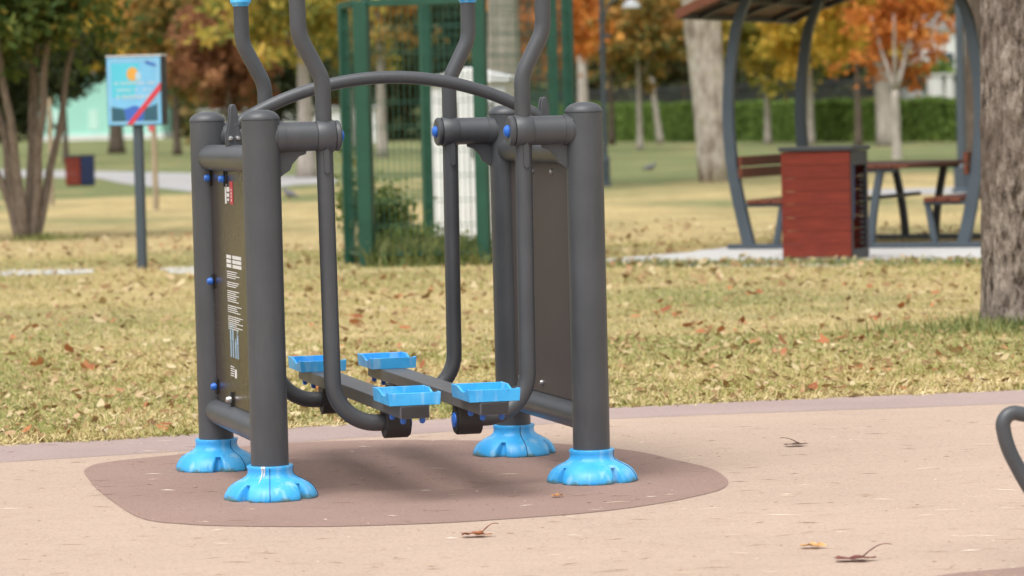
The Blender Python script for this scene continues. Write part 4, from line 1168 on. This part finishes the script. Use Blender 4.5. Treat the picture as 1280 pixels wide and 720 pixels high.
mb = MB(); mb.box((0, .3, .80), (.74, .6, 1.60)); bd = build('body', mb, M['cabinet'], cab, bevel=.008)
mb = MB(); mb.prism([(-.42, 1.60), (.42, 1.60), (.42, 1.66), (.0, 1.76), (-.42, 1.66)], lambda a, b, t: (a, t, b), -.06, .66); build('cap', mb, M['cabinet'], cab, bevel=.006)
for s in (-1, 1):
    mb = MB(); mb.box((s*.18, -.008, .80), (.345, .016, 1.50)); dr = build('door', mb, M['cabinet'], cab, bevel=.004)
    mb = MB(); 
    for k in range(6): mb.box((s*.18, -.018, 1.22+.035*k), (.16, .004, .02))
    build('vent', mb, M['cabinet_dark'], dr)
mb = MB(); mb.box((.03, -.03, .95), (.02, .025, .16)); build('handle', mb, M['cabinet_dark'], cab, bevel=.003)
# shrubs
def shrub(u_, v_, rad, n, label, seed, m_='l_shrub', size=.036, cz=None):
    b = ground(u_, v_); o = thing('leafy_shrub', b, 0, label, 'shrub')
    quads('foliage', spread_leaves((0, 0, cz or rad[2]*.75), rad, n, size, seed, shell=.1, loose=2.6, clumps=30), M[m_], o)
    mb = MB(); r_ = random.Random(seed)
    for k in range(7): trunk_mb(mb, (r_.uniform(-.05, .05), r_.uniform(-.05, .05), 0), (r_.uniform(-1, 1)*rad[0]*.8, r_.uniform(-1, 1)*rad[1]*.5, rad[2]*1.3),   .006, .003, n=5, segs=5, seed=seed+k, flare=0)
    build('stem', mb, M['bark_dark'], o)
shrub(484, 325, (.26, .2, .50), 1700, 'upright leafy shrub against the left cage post', 71, cz=.36)
shrub(512, 328, (.30, .2, .17), 1300, 'low green weeds in the middle at the foot of the cage', 72)
shrub(560, 327, (.28, .2, .14), 1000, 'low green weeds in front of the white cabinet', 73)
shrub(441, 329, (.08, .08, .50), 450, 'thin climbing shoots on the leftmost cage post', 74, cz=.5, size=.03)
shrub(600, 329, (.16, .15, .12), 500, 'small weed clump at the right cage post', 75)
b = ground(441, 329)
for k, (u_, v_) in enumerate(((436, 194), (443, 205), (431, 200), (461, 200))):
    p = at_depth(u_, v_, b.y-.15); o = MB()
    for j in range(5):
        a = 2*PI*j/5; o.add([(0, 0, 0), (.028*math.cos(a-.4), -.008, .028*math.sin(a-.4)), (.038*math.cos(a), 0, .038*math.sin(a)), (.028*math.cos(a+.4), -.008, .028*math.sin(a+.4))], [(0, 1, 2, 3)])
    fo = build('yellow_flower', o, M['flower'], loc=p); tag(fo, 'small yellow flower on the cage creeper, '+('uppermost, right at the leftmost post', 'lowest of the cluster', 'outermost on the left', 'by itself on the stout post')[k], 'flower', 'yellow flowers on the cage creeper')

n = 2600; s_ = rng.random(n); wx = PB.x+(PD.x-PB.x)*s_*1.02; wy = PB.y+(PD.y-PB.y)*s_+rng.normal(.12, .16, n)
o = blades('tall_weeds', wx, wy, .06, .34, .006, M['blade_mix'], .7); tag(o, 'tall ragged weeds and grass along the foot of the green cage', 'weeds', kind='stuff')
# ------------------------------------------------------------------ pigeons
def pigeon(u_, v_, rz, label):
    b = ground(u_, v_); o = thing('pigeon', b, rz, label, 'bird')
    mb = MB()
    pts = [(-.19, 0, .055), (-.13, 0, .075), (-.07, 0, .09), (0, 0, .10), (.05, 0, .115), (.08, 0, .145), (.095, 0, .175), (.11, 0, .19), (.125, 0, .188), (.145, 0, .182)]
    mb.tube(pts, [.012, .022, .045, .056, .052, .034, .024, .025, .015, .003], 16)
    build('body', mb, M['bird'], o, angle=180)
    mb = MB()
    for s in (-1, 1): mb.tube([(.0, s*.02, .07), (.005, s*.022, 0)], .004, 6)
    build('leg', mb, M['pinkred'], o)
pigeon(362, 250, 2.5, 'dark pigeon on the lawn seen right of the left front post')
pigeon(813, 215, .3, 'dark pigeon standing on the green lawn left of the plane tree')
